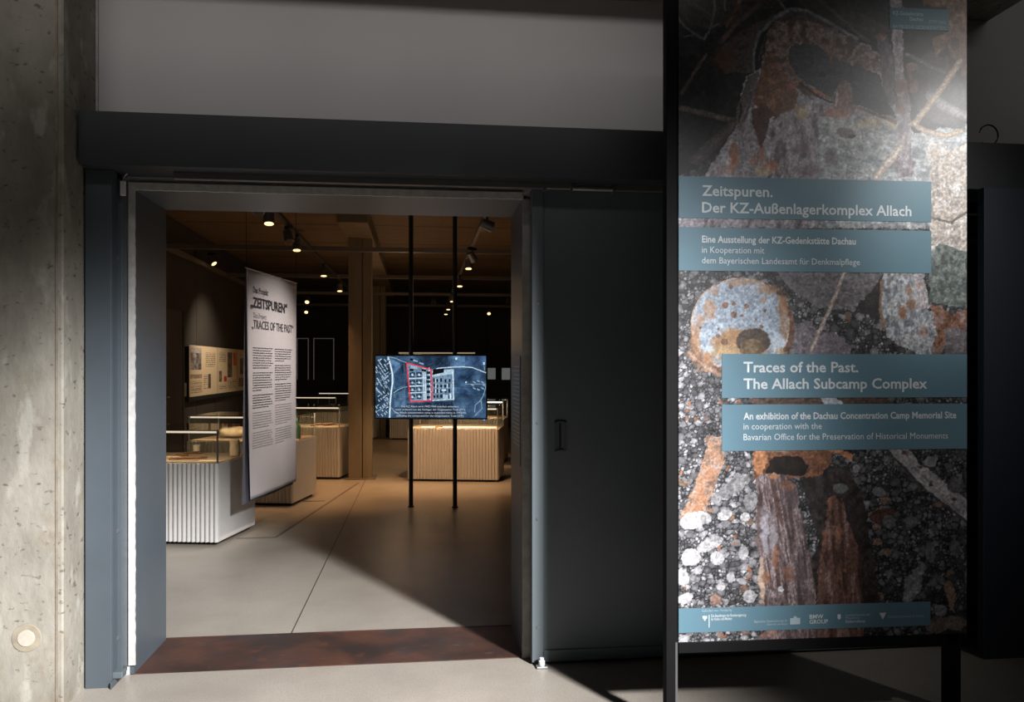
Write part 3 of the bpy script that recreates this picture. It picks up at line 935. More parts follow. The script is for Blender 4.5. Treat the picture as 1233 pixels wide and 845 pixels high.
pt.soft(940, 543, 20, 3, (176, 150, 136), .6)
st1 = [(910, 574), (926, 568), (944, 571), (958, 586), (966, 625), (978, 681), (987, 775), (921, 775), (915, 690), (911, 640)]
pt.poly(st1, [(70, 54, 54), (112, 92, 92), (92, 72, 70), (146, 130, 134), (84, 60, 54)], (5, 46), 69, 3.2, -.16)
for (sx, sy, ra, rb, k, c) in ((921, 640, 6, 34, .85, (168, 164, 176)), (931, 650, 5, 40, .7, (160, 154, 164)), (917, 700, 4, 34, .9, (204, 170, 142)), (934, 672, 5, 16, .9, (160, 84, 48)), (922, 696, 5, 12, .8, (176, 92, 52)), (915, 604, 4, 12, .8, (60, 42, 42)), (932, 573, 7, 4, .9, (206, 110, 50)), (955, 600, 10, 16, .6, (70, 60, 62)), (965, 690, 8, 40, .6, (64, 52, 54)), (930, 758, 8, 12, .8, (176, 104, 76)), (950, 690, 8, 12, .7, (140, 78, 50)), (948, 585, 10, 8, .5, (140, 78, 48))):
    pt.soft(sx, sy, ra, rb, c, k, 1.3, int(sx + sy))
pt.ell(940, 709, 4, 3, [(200, 204, 208)])
st2 = [(998, 600), (1004, 596), (1014, 602), (1020, 625), (1036, 666), (1040, 775), (984, 775), (984, 690), (991, 650)]
pt.poly(st2, [(66, 42, 36), (108, 70, 56), (86, 56, 48), (124, 92, 84)], (5, 30), 70, 3.0, -.05)
for (sx, sy, ra, rb) in ((1001, 606, 5, 10), (1018, 687, 4, 3), (993, 648, 4, 10), (1010, 640, 5, 14)):
    pt.soft(sx, sy, ra, rb, (176, 90, 50), .75, 1.2, int(sx))
pt.poly([(1015, 602), (1030, 602), (1040, 680), (1040, 700), (1034, 660)], [(40, 33, 31), (54, 44, 42)], (4, 12), 71)
stick = [(1066, 535), (1090, 535), (1106, 557), (1135, 578), (1166, 603), (1166, 631), (1121, 596), (1095, 570), (1082, 557)]
pt.poly(stick, [(128, 124, 128), (164, 160, 164), (146, 138, 140)], (14, 4), 72, 2.4, .65)
pt.line([(1078, 552), (1110, 586), (1166, 630)], 3, [(64, 56, 58)])
for (sx, sy, ra, rb) in ((1090, 545, 5, 4), (1108, 562, 3, 3), (1121, 583, 3, 4), (1150, 602, 5, 3)):
    pt.soft(sx, sy, ra, rb, (70, 44, 40), .95, 1.4, int(sx))
pt.ell(1062, 620, 16, 8, [(64, 42, 36), (88, 56, 48)], rot=-.2)
pt.poly([(1086, 722), (1092, 695), (1106, 680), (1112, 688), (1108, 712), (1096, 726)], [(104, 104, 108), (136, 136, 138)], (5, 6), 73)
pt.poly([(1136, 702), (1144, 698), (1150, 715), (1148, 738), (1142, 730)], [(120, 88, 68), (146, 108, 86)], (4, 6), 74)
pt.ell(1130, 752, 16, 9, [(92, 76, 70), (120, 100, 92)], rot=-.2); pt.ell(1150, 750, 12, 9, [(104, 90, 84), (126, 110, 104)])
for (sx, sy, ra, rb, k) in ((832, 671, 12, 10, 1.0), (863, 672, 8, 8, 1.), (873, 620, 9, 6, 1.), (897, 622, 6, 5, 1.), (885, 585, 12, 8, .7), (897, 577, 6, 6, .75), (862, 600, 6, 7, .7), (874, 592, 9, 8, .6), (904, 603, 8, 11, .7), (855, 655, 17, 7, .9), (895, 665, 6, 9, .85), (902, 718, 8, 8, .9), (850, 624, 7, 7, .85), (822, 695, 8, 10, .95), (868, 706, 5, 5, .9), (825, 720, 10, 6, .95), (880, 695, 5, 6, .9), (893, 700, 6, 4, .8), (1120, 556, 8, 6, .62), (1150, 584, 10, 10, .45), (1058, 592, 8, 5, .6), (1031, 564, 4, 5, .7), (1012, 588, 9, 6, .45), (1070, 628, 8, 8, .5), (1120, 665, 6, 12, .5), (1132, 735, 8, 7, .62), (1150, 660, 6, 10, .45), (1098, 628, 8, 6, .5)):
    pt.ell(sx, sy, ra, rb, [(150 * k, 148 * k, 152 * k), (192 * k, 190 * k, 192 * k), (168 * k, 166 * k, 170 * k)], (8, 8), int(sx * 3 + sy), 1.6, rot=(sx % 3 - 1) * .4)
pt.soft(862, 722, 9, 8, (150, 108, 88), .9, 1.4)

MB().box((0, .002, ZB), (PW, .030, ZT)).build('panel_board', M['blackpost'], stand)
lum = pt.c.mean(-1, keepdims=True)
sat = (pt.c.max(-1, keepdims=True) - pt.c.min(-1, keepdims=True))
pt.c = lum + np.where(sat > 60, .56, .78) * (pt.c - lum)
fine = fbm(pt.X / 1.6, pt.Y / 1.6, 301, 2)[..., None]
rid = 1 - np.abs(fbm(pt.wx / 5, pt.wy / 7, 311, 4) - .5)[..., None] * 2
pt.c = pt.c * (.72 + .30 * fine + .22 * (rid ** 4)) + 14 * np.clip(fine - .72, 0, 1)
pt.c = 255 * (np.clip(pt.c, 0, 235) / 255) ** .93
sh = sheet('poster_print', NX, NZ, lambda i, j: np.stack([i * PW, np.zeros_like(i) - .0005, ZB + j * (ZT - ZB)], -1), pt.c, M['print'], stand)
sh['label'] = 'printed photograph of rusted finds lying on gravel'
del pt, X, Y, gx, gz


def band(corners, name='text_band', material='teal'):
    p = [ploc(*c) for c in corners]
    z1, z0 = max(p[0][1], 0), p[2][1]
    x0, x1 = max(.0, p[0][0]), min(PW, p[1][0])
    o = MB().box((x0, -.0022, z0), (x1, -.0008, z1)).build(name, M[material], stand)
    return o


def line_on(par, txt, x0, x1, yb_, cap, bold, material='lettering'):
    a_, z = ploc(x0, yb_)
    b_, _ = ploc(x1, yb_)
    capm = ploc(x0, yb_ - cap)[1] - z
    lettering('lettering', txt, a_, b_, z, capm, M[material], par, -.0028, bold)


b1 = band([(816.5, 212), (1121, 216.5), (1121, 267.4), (817, 264.8)])
line_on(b1, 'Zeitspuren.', 845, 930, 235.5, 12.3, .018)
line_on(b1, 'Der KZ-Außenlagerkomplex Allach', 845, 1097, 255.7, 12.3, .018)
b2 = band([(816.5, 273.2), (1121, 277), (1121, 329), (817, 327)])
line_on(b2, 'Eine Ausstellung der KZ-Gedenkstätte Dachau', 845, 1030, 291.8, 8, .022)
line_on(b2, 'in Kooperation mit', 845, 920, 304.3, 7.6, 0)
line_on(b2, 'dem Bayerischen Landesamt für Denkmalpflege', 845, 1035, 317, 7.6, 0)
b3 = band([(869, 426), (1164, 426), (1164, 478), (869, 478)])
line_on(b3, 'Traces of the Past.', 895, 1033, 448, 12.3, .018)
line_on(b3, 'The Allach Subcamp Complex', 895, 1116, 468, 12.3, .018)
b4 = band([(869, 487), (1164, 485.5), (1164, 540), (869, 540.5)])
line_on(b4, 'An exhibition of the Dachau Concentration Camp Memorial Site', 895, 1151, 504.8, 8, .022)
line_on(b4, 'in cooperation with the', 895, 989, 516.9, 7.6, 0)
line_on(b4, 'Bavarian Office for the Preservation of Historical Monuments', 895, 1141, 529.8, 7.6, 0)
b5 = band([(816.5, 732.4), (1120, 723.6), (1120, 752.6), (817, 761.2)])
line_on(b5, 'Gefördert von / Funded by', 845, 881, 736.5, 3.2, 0, 'letterfaint')
line_on(b5, 'Die Beauftragte der Bundesregierung', 856, 898, 742.6, 3.2, .012)
line_on(b5, 'für Kultur und Medien', 856, 881, 746.6, 3.2, .012)
line_on(b5, 'Bayerisches Staatsministerium für', 908, 948, 749.3, 3.0, .0, 'letterfaint')
line_on(b5, 'Unterricht und Kultus', 923, 948, 752.7, 3.0, .0, 'letterfaint')
line_on(b5, 'BMW', 974.5, 991, 744.6, 4.9, .012)
line_on(b5, 'GROUP', 974.5, 996.5, 750.7, 4.9, .012)
line_on(b5, 'Landeshauptstadt', 1018, 1047, 741.5, 3.0, 0, 'letterfaint')
line_on(b5, 'München', 1018, 1034, 745.2, 3.0, 0, 'letterfaint')
line_on(b5, 'Kulturreferat', 1018, 1041, 749.5, 3.4, .01)
line_on(b5, 'Comité International de Dachau', 1069, 1112, 743.5, 3.0, 0, 'letterfaint')


def mark(par, poly, material):
    pp = [ploc(*q) for q in poly]
    MB().prism(pp, .0008, 'y', -.0031).build('emblem', M[material], par)


mark(b5, [(1058.5, 737.5), (1066.5, 737.3), (1062.5, 745.5)], 'lettering')
mark(b5, [(853, 740), (854, 740), (854, 755), (853, 755)], 'lettering')
# small eagle shaped crest: spread wings, head and tail
mark(b5, [(845.5, 741.5), (847, 741), (848, 742), (848.4, 740.2), (849, 742), (850, 741), (851.3, 741.5), (850.8, 744.5), (849.4, 745), (849.2, 747), (847.6, 747), (847.4, 745), (846, 744.5)], 'lettering')
mark(b5, [(951, 744), (963, 743.5), (963, 751), (951, 751.5)], 'letterfaint')
mark(b5, [(955, 742.5), (957, 741.2), (959, 742.4), (959, 743.6), (955, 743.8)], 'letterfaint')
mark(b5, [(1008.2, 739.5), (1011.8, 739.3), (1012, 743.5), (1010, 745.8), (1008, 743.6)], 'lettering')
b6 = band([(1071, 9), (1142.3, 10), (1142.3, 37.7), (1071, 37)], 'sponsor_plate', 'tealdark')
line_on(b6, 'KZ-Gedenkstätte', 1075, 1111, 18.2, 4.6, .012, 'letterfaint')
line_on(b6, 'Dachau', 1095, 1111, 25.2, 4.6, .012, 'letterfaint')
line_on(b6, 'STIFTUNG', 1118, 1138, 28.3, 3.8, .0, 'letterfaint')
line_on(b6, 'BAYERISCHE GEDENKSTÄTTEN', 1075, 1138, 33.8, 3.8, .0, 'letterfaint')
# frame
xa, xb = ploc(801.3, 600)[0], ploc(812.6, 600)[0]
MB().box((xa, -.012, 0), (xb, .040, 3.2), .003).build('post', M['blackpost'], stand)
xc = ploc(816.3, 600)[0]
MB().box((xb + .0015, .004, ZB - .001), (xc, .030, ZT)).build('edge_profile', M['blackpost'], stand)
MB().box((xb + .0015, .004, 0), (xc, .030, ZB - .002)).build('support_leg', M['greymetal'], stand)
zb1 = ploc(817, 787)[1]
MB().box((0, .001, zb1), (ploc(1140, 770)[0], .075, ZB - .002), .003).build('bottom_rail', M['blackpost'], stand)
xr0 = ploc(1148, 800)[0]
MB().box((xr0, .035, 0), (PW - .001, .085, 3.2), .003).build('post', M['blackpost'], stand)
MB().box((xa - .01, -.30, 0), (xb + .005, -.013, .010), .002).build('foot_plate', M['blackpost'], stand)
MB().box((xr0 - .01, -.30, 0), (PW + .005, .034, .010), .002).build('foot_plate', M['blackpost'], stand)

# ------------------------------------------------------------------ showcases
CW, CD, CB, CG = 1.20, .75, .69, .275


def fluted(w, z0, z1, pitch=.0395, r=.0165):
    """front panel of vertical half round ribs, from x=-w to 0, ribs pointing to -y"""
    m = MB()
    n = int(w / pitch)
    p = w / n
    prof = []
    for k in range(n):
        x0 = -w + k * p
        prof.append((x0, 0))
        for q in range(7):
            a = PI * q / 6
            prof.append((x0 + p / 2 - r * math.cos(a), -r * math.sin(a) * 1.15))
    prof.append((0, 0)); prof.append((0, .02)); prof.append((-w, .02))
    m.prism(prof, z1 - z0, 'z', z0)
    return m


def make_case(label, loc, group='white fluted showcases'):
    t = thing('display_case', label, 'display case', loc, R(-11.7), group)
    MB().box((-CW, .021, .03), (0, CD, CB), .003).build('body', M['caseside'], t)
    fluted(CW, .03, CB).build('fluted_front', M['caseside'], t, True)
    MB().box((-CW + .04, .05, 0), (-.04, CD - .04, .029)).build('plinth', M['black'], t)
    MB().box((-CW + .012, .012, CB + .0005), (-.012, CD - .012, CB + .008)).build('deck', M['deck'], t)
    g = MB()
    z0, z1 = CB + .009, CB + CG
    g.box((-CW + .006, .006, z0), (-.006, .012, z1)).box((-CW + .006, CD - .012, z0), (-.006, CD - .006, z1))
    g.box((-CW + .006, .0125, z0), (-CW + .012, CD - .0125, z1)).box((-.012, .0125, z0), (-.006, CD - .0125, z1))
    g.box((-CW + .004, .004, z1 + .0005), (-.004, CD - .004, z1 + .0065))
    gh = g.build('glass_hood', M['glass'], t)
    for (x, y) in ((-.014, .014), (-CW + .014, .014), (-.014, CD - .014), (-CW + .014, CD - .014)):
        MB().box((x - .006, y - .006, z0), (x + .006, y + .006, z1 - .001)).build('corner_post', M['alu'], gh)
    MB().box((-CW + .03, .022, z1 - .022), (-.03, .034, z1 - .006)).build('light_bar', M['led'], t)
    return t


cases = [('nearest white fluted showcase, close behind the left side of the doorway', (-1.68, 6.87)),
         ('second white fluted showcase in the left row, behind the hanging banner', (-1.36, 8.75)),
         ('third fluted showcase in the left row, standing left of the brown pillar', (-1.06, 10.75)),
         ('fourth showcase in the left row, its glass seen over the third one', (-1.48, 14.37)),
         ('farthest showcase in the left row, its glass edge just left of the pillar', (-.95, 16.6)),
         ('long fluted showcase behind the two black poles under the screen', (1.02, 10.25)),
         ('showcase at the right with a bright light tube, mostly behind the one under the screen', (1.30, 12.25)),
         ('dim distant showcase seen between the pillar and the left screen pole', (.55, 16.3))]
first = make_case(cases[0][0], (*cases[0][1], 0))
case_o = [first]
for lb, (x, y) in cases[1:]:
    c = copy_tree(first)
    c.location = (x, y, 0)
    c['label'] = lb
    case_o.append(c)
# the light tube of the right hand case is much brighter
for ch in case_o[6].children:
    if ch.name.startswith('light_bar'):
        ch.data = ch.data.copy(); ch.data.materials[0] = M['ledhot']; ch['label'] = 'bright light tube'


def case_pt(i, x, y):
    """point on the deck of case i, x measured from its right front corner"""
    return case_o[i].matrix_basis @ Vector((x, y, CB + .0085))


def on_deck(i, px, py):
    p = on_z(px, py, CB + .0085)
    return p


def put(name, label, cat, i, px, py, m, material, rz=0.0, group=None, smooth=True):
    o = m.build(name, material, None, smooth)
    q = case_o[i].matrix_basis.inverted() @ on_deck(i, px, py)
    vs_ = [Matrix.Rotation(rz + R(11.7), 3, 'Z') @ v.co for v in o.data.vertices]
    lo_ = [min(v[k] for v in vs_) for k in range(2)]; hi_ = [max(v[k] for v in vs_) for k in range(2)]
    q.x = min(max(q.x, -CW + .03 - lo_[0]), -.03 - hi_[0])
    q.y = min(max(q.y, .06 - lo_[1]), CD - .03 - hi_[1])
    q.z = CB + .0088 - min(v.co.z for v in o.data.vertices)
    o.location = case_o[i].matrix_basis @ q
    o.rotation_euler = (0, 0, rz)
    return tag(o, label, cat, group)


def bar(pts, r, n=8):
    return MB().tube(pts, r, n)


put('label_card', 'cream information card lying at the front of the nearest showcase', 'card', 0, 207, 550, MB().box((-.07, -.045, 0), (.07, .045, .004)), M['card'], .15, smooth=False)
put('label_card', 'pale information card near the right front corner of the nearest showcase', 'card', 0, 251, 556, MB().box((-.09, -.03, 0), (.09, .03, .004)), M['card'], -.2, smooth=False)
put('rusted_tool', 'rusty bent tool with a forked end lying in the nearest showcase', 'tool', 0, 229, 553,
    bar([(-.13, 0, .012), (-.06, .01, .014), (0, .0, .014), (.07, .02, .015), (.13, .05, .016)], .011).tube([(-.13, 0, .012), (-.17, .03, .012)], .009).tube([(-.13, 0, .012), (-.17, -.03, .012)], .009), M['rust'])
put('rusted_spoon', 'dark iron spoon lying left of the pale cup in the nearest showcase', 'tool', 0, 240, 546,
    bar([(-.13, -.03, .012), (-.07, -.015, .014), (-.02, 0, .014)], .010).blob((.0, .004, .014), (.035, .026, .012), 3, .05), M['rust'])
put('enamel_cup', 'small pale enamel cup standing near the right front corner of the nearest showcase', 'cup', 0, 248, 543,
    MB().lathe([(.0, 0), (.028, .0), (.034, .05), (.036, .075), (.032, .075), (.026, .01), (.0, .008)], n=20), M['bone'])
put('rusted_plate', 'small flat rusty fragment at the left of the nearest showcase', 'fragment', 0, 218, 549, MB().blob((0, 0, .008), (.06, .035, .009), 5, .2), M['rust'])
put('stone_block', 'upright pale stone block with a groove near the right end of the nearest showcase', 'stone', 0, 283, 549,
    MB().lathe([(.035, 0), (.045, .01), (.046, .07), (.040, .085), (.045, .10), (.043, .145), (.030, .158)], n=18), M['stone'])
put('boulder_fragment', 'large rounded beige stone lying in the second showcase', 'stone', 1, 282, 527, MB().blob((0, 0, .062), (.16, .10, .066), 8, .12), M['stone'])
put('bottle', 'dark green glass bottle standing in the second showcase beside the banner', 'bottle', 1, 361, 528,
    MB().lathe([(.034, 0), (.038, .006), (.038, .13), (.030, .155), (.015, .175), (.014, .22), (.017, .222), (.017, .235)], n=20), M['green'])
put('rusted_hook', 'small rusty hook lying in the third showcase', 'fragment', 2, 383, 513, bar([(-.10, 0, .012), (-.03, .01, .02), (.05, 0, .03), (.10, .03, .016)], .014), M['rust'])
put('rusted_fragment', 'flat rusty lump at the right of the third showcase', 'fragment', 2, 397, 512, MB().blob((0, 0, .015), (.07, .05, .018), 12, .2), M['rust'])
for i, (px, sz) in enumerate(((507, .10), (533, .13), (559, .16), (583, .10))):
    put('document_sheet', ['white document sheet at the left end of the showcase under the screen', 'white document sheet between the two poles in the showcase under the screen', 'white document sheet just right of the right pole in the showcase', 'white document sheet at the right end of the showcase under the screen'][i], 'document', 5, px, 518,
        MB().box((-sz, -.10, 0), (sz, .10, .003)), M['paper'], R(-11.7) + (.1, -.05, .04, -.1)[i], 'documents under the screen', False)
put('rusted_key', 'small dark iron piece lying on the papers under the screen', 'fragment', 5, 527, 515.5, bar([(-.05, 0, .014), (0, .01, .022), (.05, 0, .014)], .009), M['rust'])
# the light inside the cases comes from their light bars
for i, e_ in ((0, 3), (1, 3), (2, 4), (5, 9), (6, 5)):
    c = case_o[i]
    l_ = lamp('case_light', 'AREA', (-CW / 2, .05, CB + CG - .03), None, e_, (1, .72, .42), None, shape='RECTANGLE', size=CW - .1, size_y=.02)
    l_.parent = c
    l_.rotation_euler = (R(35), 0, 0)

# ------------------------------------------------------------------ hanging cloth banner
BL = Vector((0, 0, H0)) + ray(297, 500) * 6.6
BR = Vector((0, 0, H0)) + ray(357, 500) * 7.8
bx = Vector((BR.x - BL.x, BR.y - BL.y, 0)); BWid = bx.length; bx.normalize()
zt, zbm = H0 + (442 - 323) / 950 * 6.6, H0 - (604 - 442) / 950 * 6.6
ban = thing('hanging_banner', 'tall white cloth banner with black text hanging from two wires by the showcases', 'banner', (BL.x, BL.y, 0), math.atan2(bx.y, bx.x))


def cloth(x, z):
    """local y of the cloth: gentle waves growing to the bottom; near edge drifts inwards"""
    k = (zt - z) / (zt - zbm)
    return .006 * k * math.sin(x * 6.0 + 1.0) + .003 * math.sin(x * 14 + z * 2) * k


NXB, NZB = 40, 50
m = MB(); vs = []
for j in range(NZB + 1):
    z = zbm + (zt - zbm) * j / NZB
    k = (zt - z) / (zt - zbm)
    row = []
    for i in range(NXB + 1):
        x = BWid * i / NXB
        x2 = x + .10 * k ** 1.6 * max(0, 1 - i / 6.0)
        row.append(m.b.verts.new((x2, cloth(x, z), z)))
    vs.append(row)
for j in range(NZB):
    for i in range(NXB):
        m.b.faces.new((vs[j][i], vs[j][i + 1], vs[j + 1][i + 1], vs[j + 1][i]))
cl = m.build('cloth', M['cloth'], ban, True)
sm = cl.modifiers.new('thickness', 'SOLIDIFY'); sm.thickness = .002; sm.offset = 1
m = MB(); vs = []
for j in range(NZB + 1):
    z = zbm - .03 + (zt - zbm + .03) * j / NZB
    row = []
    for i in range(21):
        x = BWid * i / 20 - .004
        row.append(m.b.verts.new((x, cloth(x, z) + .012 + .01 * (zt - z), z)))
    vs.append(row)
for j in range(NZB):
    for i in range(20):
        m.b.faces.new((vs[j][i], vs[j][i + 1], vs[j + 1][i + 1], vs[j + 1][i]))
bk = m.build('shaded_edge_cloth', M['clothshade'], ban, True)  # dark sheet standing in for the shaded, curled near edge of the banner
bk['label'] = 'dark sheet for the shaded, curled near edge of the cloth'
MB().cyl((-.02, .004, zt + .004), (BWid + .02, .004, zt + .004), .007, n=10).build('top_rod', M['alu'], ban, True)
for xx in (.0, BWid - .005):
    MB().cyl((xx, .004, zt + .01), (xx, .004, zc - .002), .0022, n=6).build('wire', M['black'], ban)


def bloc(px, py):
    d = ray(px, py); o = Vector((0, 0, H0)); n = Vector((bx.y, -bx.x, 0)); b0 = Vector((BL.x, BL.y, 0))
    p = o + d * ((b0 - o).dot(n) / d.dot(n))
    return (p - b0).dot(bx), p.z


def bline(txt, x0, y0, x1, cap, bold, material):
    a_, z = bloc(x0, y0)
    b_ = bloc(x1, y0)[0]
    capm = bloc(x0, y0 - cap)[1] - z
    lettering('lettering', txt, a_, b_, z, capm, M[material], cl, -.0032, bold, cloth)


bline('Das Projekt', 304.5, 352, 322.5, 7.5, .01, 'inkbrown')
bline('„ZEITSPUREN“', 301.5, 369, 345.5, 12, .03, 'ink')
bline('The Project', 305, 382.5, 320.5, 6.5, .0, 'inkgrey')
bline('„TRACES OF THE PAST“', 303, 395, 353, 10.5, .006, 'inkbrown')
# the two columns of running text: rows of small word marks
rr = random.Random(8)
za, zb_ = bloc(304, 419)[1], bloc(304, 541)[1]
ca0, ca1, cb0, cb1 = bloc(304.5, 430)[0], bloc(328, 430)[0], bloc(330.5, 430)[0], bloc(351.5, 430)[0]
def paragraph(x0, x1, z, rows, material):
    m = MB()
    for r_ in range(rows):
        lim = x1 - (rr.random() * .25 if r_ == rows - 1 else rr.random() * .04)
        x = x0
        while x < lim - .02:
            w_ = min(rr.uniform(.018, .06), lim - x)
            yc = cloth(x + w_ / 2, z)
            m.box((x, yc - .0036, z), (x + w_, yc - .0030, z + .0072))
            x += w_ + .011
        z -= .0215
    m.build('text_block', material, cl)
    return z - .0215


for ci, (x0, x1) in enumerate(((ca0, ca1), (cb0, cb1))):
    z = za
    k = 0
    while z > zb_:
        rows = min([9, 8, 6, 7, 8][(k + 2 * ci) % 5], int((z - zb_) / .0215) + 1)
        z = paragraph(x0, x1, z, rows, M['inkbrown'] if z > za - (za - zb_) * .49 else M['inkgrey'])
        k += 1

# ------------------------------------------------------------------ screen on two poles
D_S = 8.38
sl = Vector((0, 0, H0)) + ray(451, 427) * 8.40
sr = Vector((0, 0, H0)) + ray(586.5, 426.5) * 8.33
sx = Vector((sr.x - sl.x, sr.y - sl.y, 0)); SW = sx.length; sx.normalize()
zs1, zs0 = sl.z, H0 - (504.5 - 442) / 950 * 8.40
scr = thing('screen_stand', 'wide flat screen with an aerial map mounted on two black floor to ceiling poles', 'screen', (sl.x, sl.y, 0), math.atan2(sx.y, sx.x))
MB().box((0, 0, zs0), (SW, .055, zs1), .006).build('screen_housing', M['black'], scr)
gxn, gzn = 300, 172
ii, jj = np.meshgrid(np.linspace(0, 912, gxn), np.linspace(518, 0, gzn))
p2 = Paint(ii, jj)
n1 = fbm(ii / 60, jj / 60, 4, 5)
n2 = fbm(ii / 8, jj / 8, 14, 3)
st_ = fbm(ii / 40, jj / 4, 44, 3)
n1 = np.clip((n1 - .5) * 1.7 + .5, 0, 1)
p2.c = np.stack([8 + 46 * n1 + 14 * n2 + 16 * st_, 20 + 58 * n1 + 18 * n2 + 20 * st_, 36 + 70 * n1 + 22 * n2 + 22 * st_], -1)


def fld(pts, k):
    mk = in_poly(ii, jj, pts)
    p2.c = np.where(mk[..., None], p2.c * np.array(k), p2.c)


fld([(120, 20), (200, 60), (235, 180), (235, 260), (150, 280), (130, 150)], (1.5, 1.45, 1.4))
fld([(150, 150), (240, 60), (250, 240), (160, 270)], (.6, .65, .7))
fld([(150, 320), (240, 280), (250, 420), (160, 430)], (1.6, 1.5, 1.4))
fld([(340, 0), (600, 0), (600, 90), (460, 110), (380, 60)], (.7, .72, .75))
fld([(600, 0), (740, 0), (740, 85), (620, 90)], (1.35, 1.3, 1.25))
fld([(740, 0), (912, 0), (912, 110), (740, 85)], (1.05, 1.05, 1.1))
fld([(650, 110), (780, 105), (790, 230), (650, 240)], (.85, .9, .95))
fld([(650, 260), (912, 280), (912, 330), (650, 310)], (1.3, 1.3, 1.3))
fld([(260, 400), (640, 380), (680, 518), (240, 518)], (.55, .6, .65))
fld([(0, 0), (110, 0), (140, 200), (110, 518), (0, 518)], (.85, .85, .85))
WH = [(176, 198, 214), (206, 224, 236)]
GR = [(110, 136, 158), (150, 176, 196)]


def rd(pts, w, c=WH): p2.line(pts, w, c, (10, 10), 3, 1.5, 0, False)


rd([(104, 10), (122, 70), (140, 150), (140, 230), (130, 300), (122, 380), (116, 518)], 13)
rd([(100, 5), (170, 20), (210, 40), (258, 55)], 6, GR)
rd([(150, 310), (190, 280), (235, 262), (262, 258)], 6, GR)
rd([(120, 420), (160, 470), (210, 500)], 5, GR); rd([(0, 470), (60, 440), (112, 400)], 5, GR)
rd([(462, 122), (520, 102), (620, 94), (720, 90), (800, 96), (870, 124), (912, 140)], 7)
rd([(0, 100), (60, 200), (120, 290)], 5, GR); rd([(60, 190), (132, 140)], 5, GR); rd([(0, 240), (60, 195)], 5, GR)
rd([(0, 280), (60, 330), (112, 390)], 5, GR)
rd([(912, 250), (895, 320), (870, 370), (825, 410), (818, 470)], 5, GR); rd([(870, 360), (880, 440), (820, 500)], 5, GR)
rd([(895, 60), (900, 120)], 4, GR); rd([(235, 60), (240, 200), (248, 400)], 3, [(90, 110, 128)])
for th in np.linspace(0, 2 * PI, 9)[:-1]:
    cx_, cy_ = 850 + 48 * math.cos(th), 245 + 36 * math.sin(th)
    p2.line([(cx_ - 9, cy_ - 5), (cx_ + 9, cy_ + 5)], 9, GR, (4, 4), int(th * 10), 2, 0, False)
rd([(740, 235), (912, 235)], 4, GR)
r2 = random.Random(5)


def bldg(x, y, w, h, a=0.0, c=None):
    ca, sa = math.cos(a), math.sin(a)
    pts = [(x + ca * u - sa * v, y + sa * u + ca * v) for u, v in ((-w / 2, -h / 2), (w / 2, -h / 2), (w / 2, h / 2), (-w / 2, h / 2))]
    p2.poly(pts, c or GR, (6, 6), r2.randrange(99), 1.5, 0, False)


for a_ in range(-3, 12):      # settlement on the left: rows of long roofs with painted cast shadows
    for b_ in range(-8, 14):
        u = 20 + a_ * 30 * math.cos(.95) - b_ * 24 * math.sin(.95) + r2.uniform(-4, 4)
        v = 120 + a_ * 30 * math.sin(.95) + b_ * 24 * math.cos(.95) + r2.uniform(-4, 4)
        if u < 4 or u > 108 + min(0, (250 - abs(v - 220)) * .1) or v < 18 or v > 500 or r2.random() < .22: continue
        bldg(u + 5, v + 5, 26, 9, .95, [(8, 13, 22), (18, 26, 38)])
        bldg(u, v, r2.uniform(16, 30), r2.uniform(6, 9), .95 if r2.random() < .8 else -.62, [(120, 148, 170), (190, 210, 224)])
rd([(20, 120), (96, 320)], 7, [(14, 22, 34)])
for k in range(26): rd([(r2.uniform(150, 900), r2.uniform(20, 510))] * 1 + [(r2.uniform(150, 900), r2.uniform(20, 510))], 1.6, [(52, 76, 100), (70, 96, 120)])
# main camp block (pale streets, dark roofs)
p2.poly([(262, 60), (330, 78), (462, 118), (650, 120), (652, 365), (462, 375), (292, 385), (276, 240)], [(78, 100, 122), (112, 138, 160)], (14, 14), 6, 2, 0, False)
p2.poly([(470, 122), (650, 110), (640, 150), (466, 176)], [(130, 154, 172), (170, 190, 204)], (12, 6), 8, 2, 0, False)
p2.poly([(476, 110), (565, 104), (566, 138), (470, 160)], [(4, 7, 12), (12, 18, 26)], (12, 6), 8, 2, 0, False)
for x in (400, 415, 450): rd([(x - 6, 100), (x + 4, 375)], 8)
for y in (190, 255, 310): rd([(276, y), (462, y - 10)], 7)
rd([(640, 120), (646, 365)], 9); rd([(292, 384), (646, 362)], 7)
for (bx0, by0) in ((306, 160), (362, 158), (306, 225), (362, 222), (306, 285), (362, 282), (306, 345), (362, 340)):
    for (du, dv, w_, h_) in ((-18, -12, 12, 22), (16, -12, 12, 22), (0, -20, 20, 9), (0, 14, 36, 9), (-18, 12, 10, 12)):
        bldg(bx0 + du, by0 + dv, w_, h_, 0, [(6, 10, 16), (14, 22, 32)])
    bldg(bx0, by0, 14, 12, .78, [(180, 200, 214)])
for x in (434, 440):
    for y in (140, 180, 215, 255, 300, 345):
        bldg(x, y, 26, 22, 0, [(10, 16, 24), (24, 34, 46)])
for x in (485, 512, 545, 580, 612):
    for y in (205, 250, 295, 340):
        bldg(x + r2.uniform(-4, 4), y + r2.uniform(-5, 5), r2.uniform(9, 22), r2.uniform(22, 38), 0, [(6, 10, 18), (20, 30, 42)])
        if r2.random() < .5: bldg(x + 13, y, 5, 34, 0, WH)
bldg(575, 340, 36, 36, 0, [(140, 160, 176), (164, 184, 198)]); bldg(620, 335, 8, 40, 0, WH); bldg(565, 285, 36, 12, 0, WH)
bldg(320, 95, 60, 24, .1, GR); bldg(300, 118, 34, 18, 0, [(6, 10, 16)]); bldg(300, 30, 30, 18, .2, [(6, 9, 14)])
bldg(400, 120, 40, 20, .2, [(8, 12, 20)]); bldg(668, 22, 14, 18, 0, WH); bldg(895, 62, 14, 16, 0, WH); bldg(748, 220, 12, 12, 0, WH)
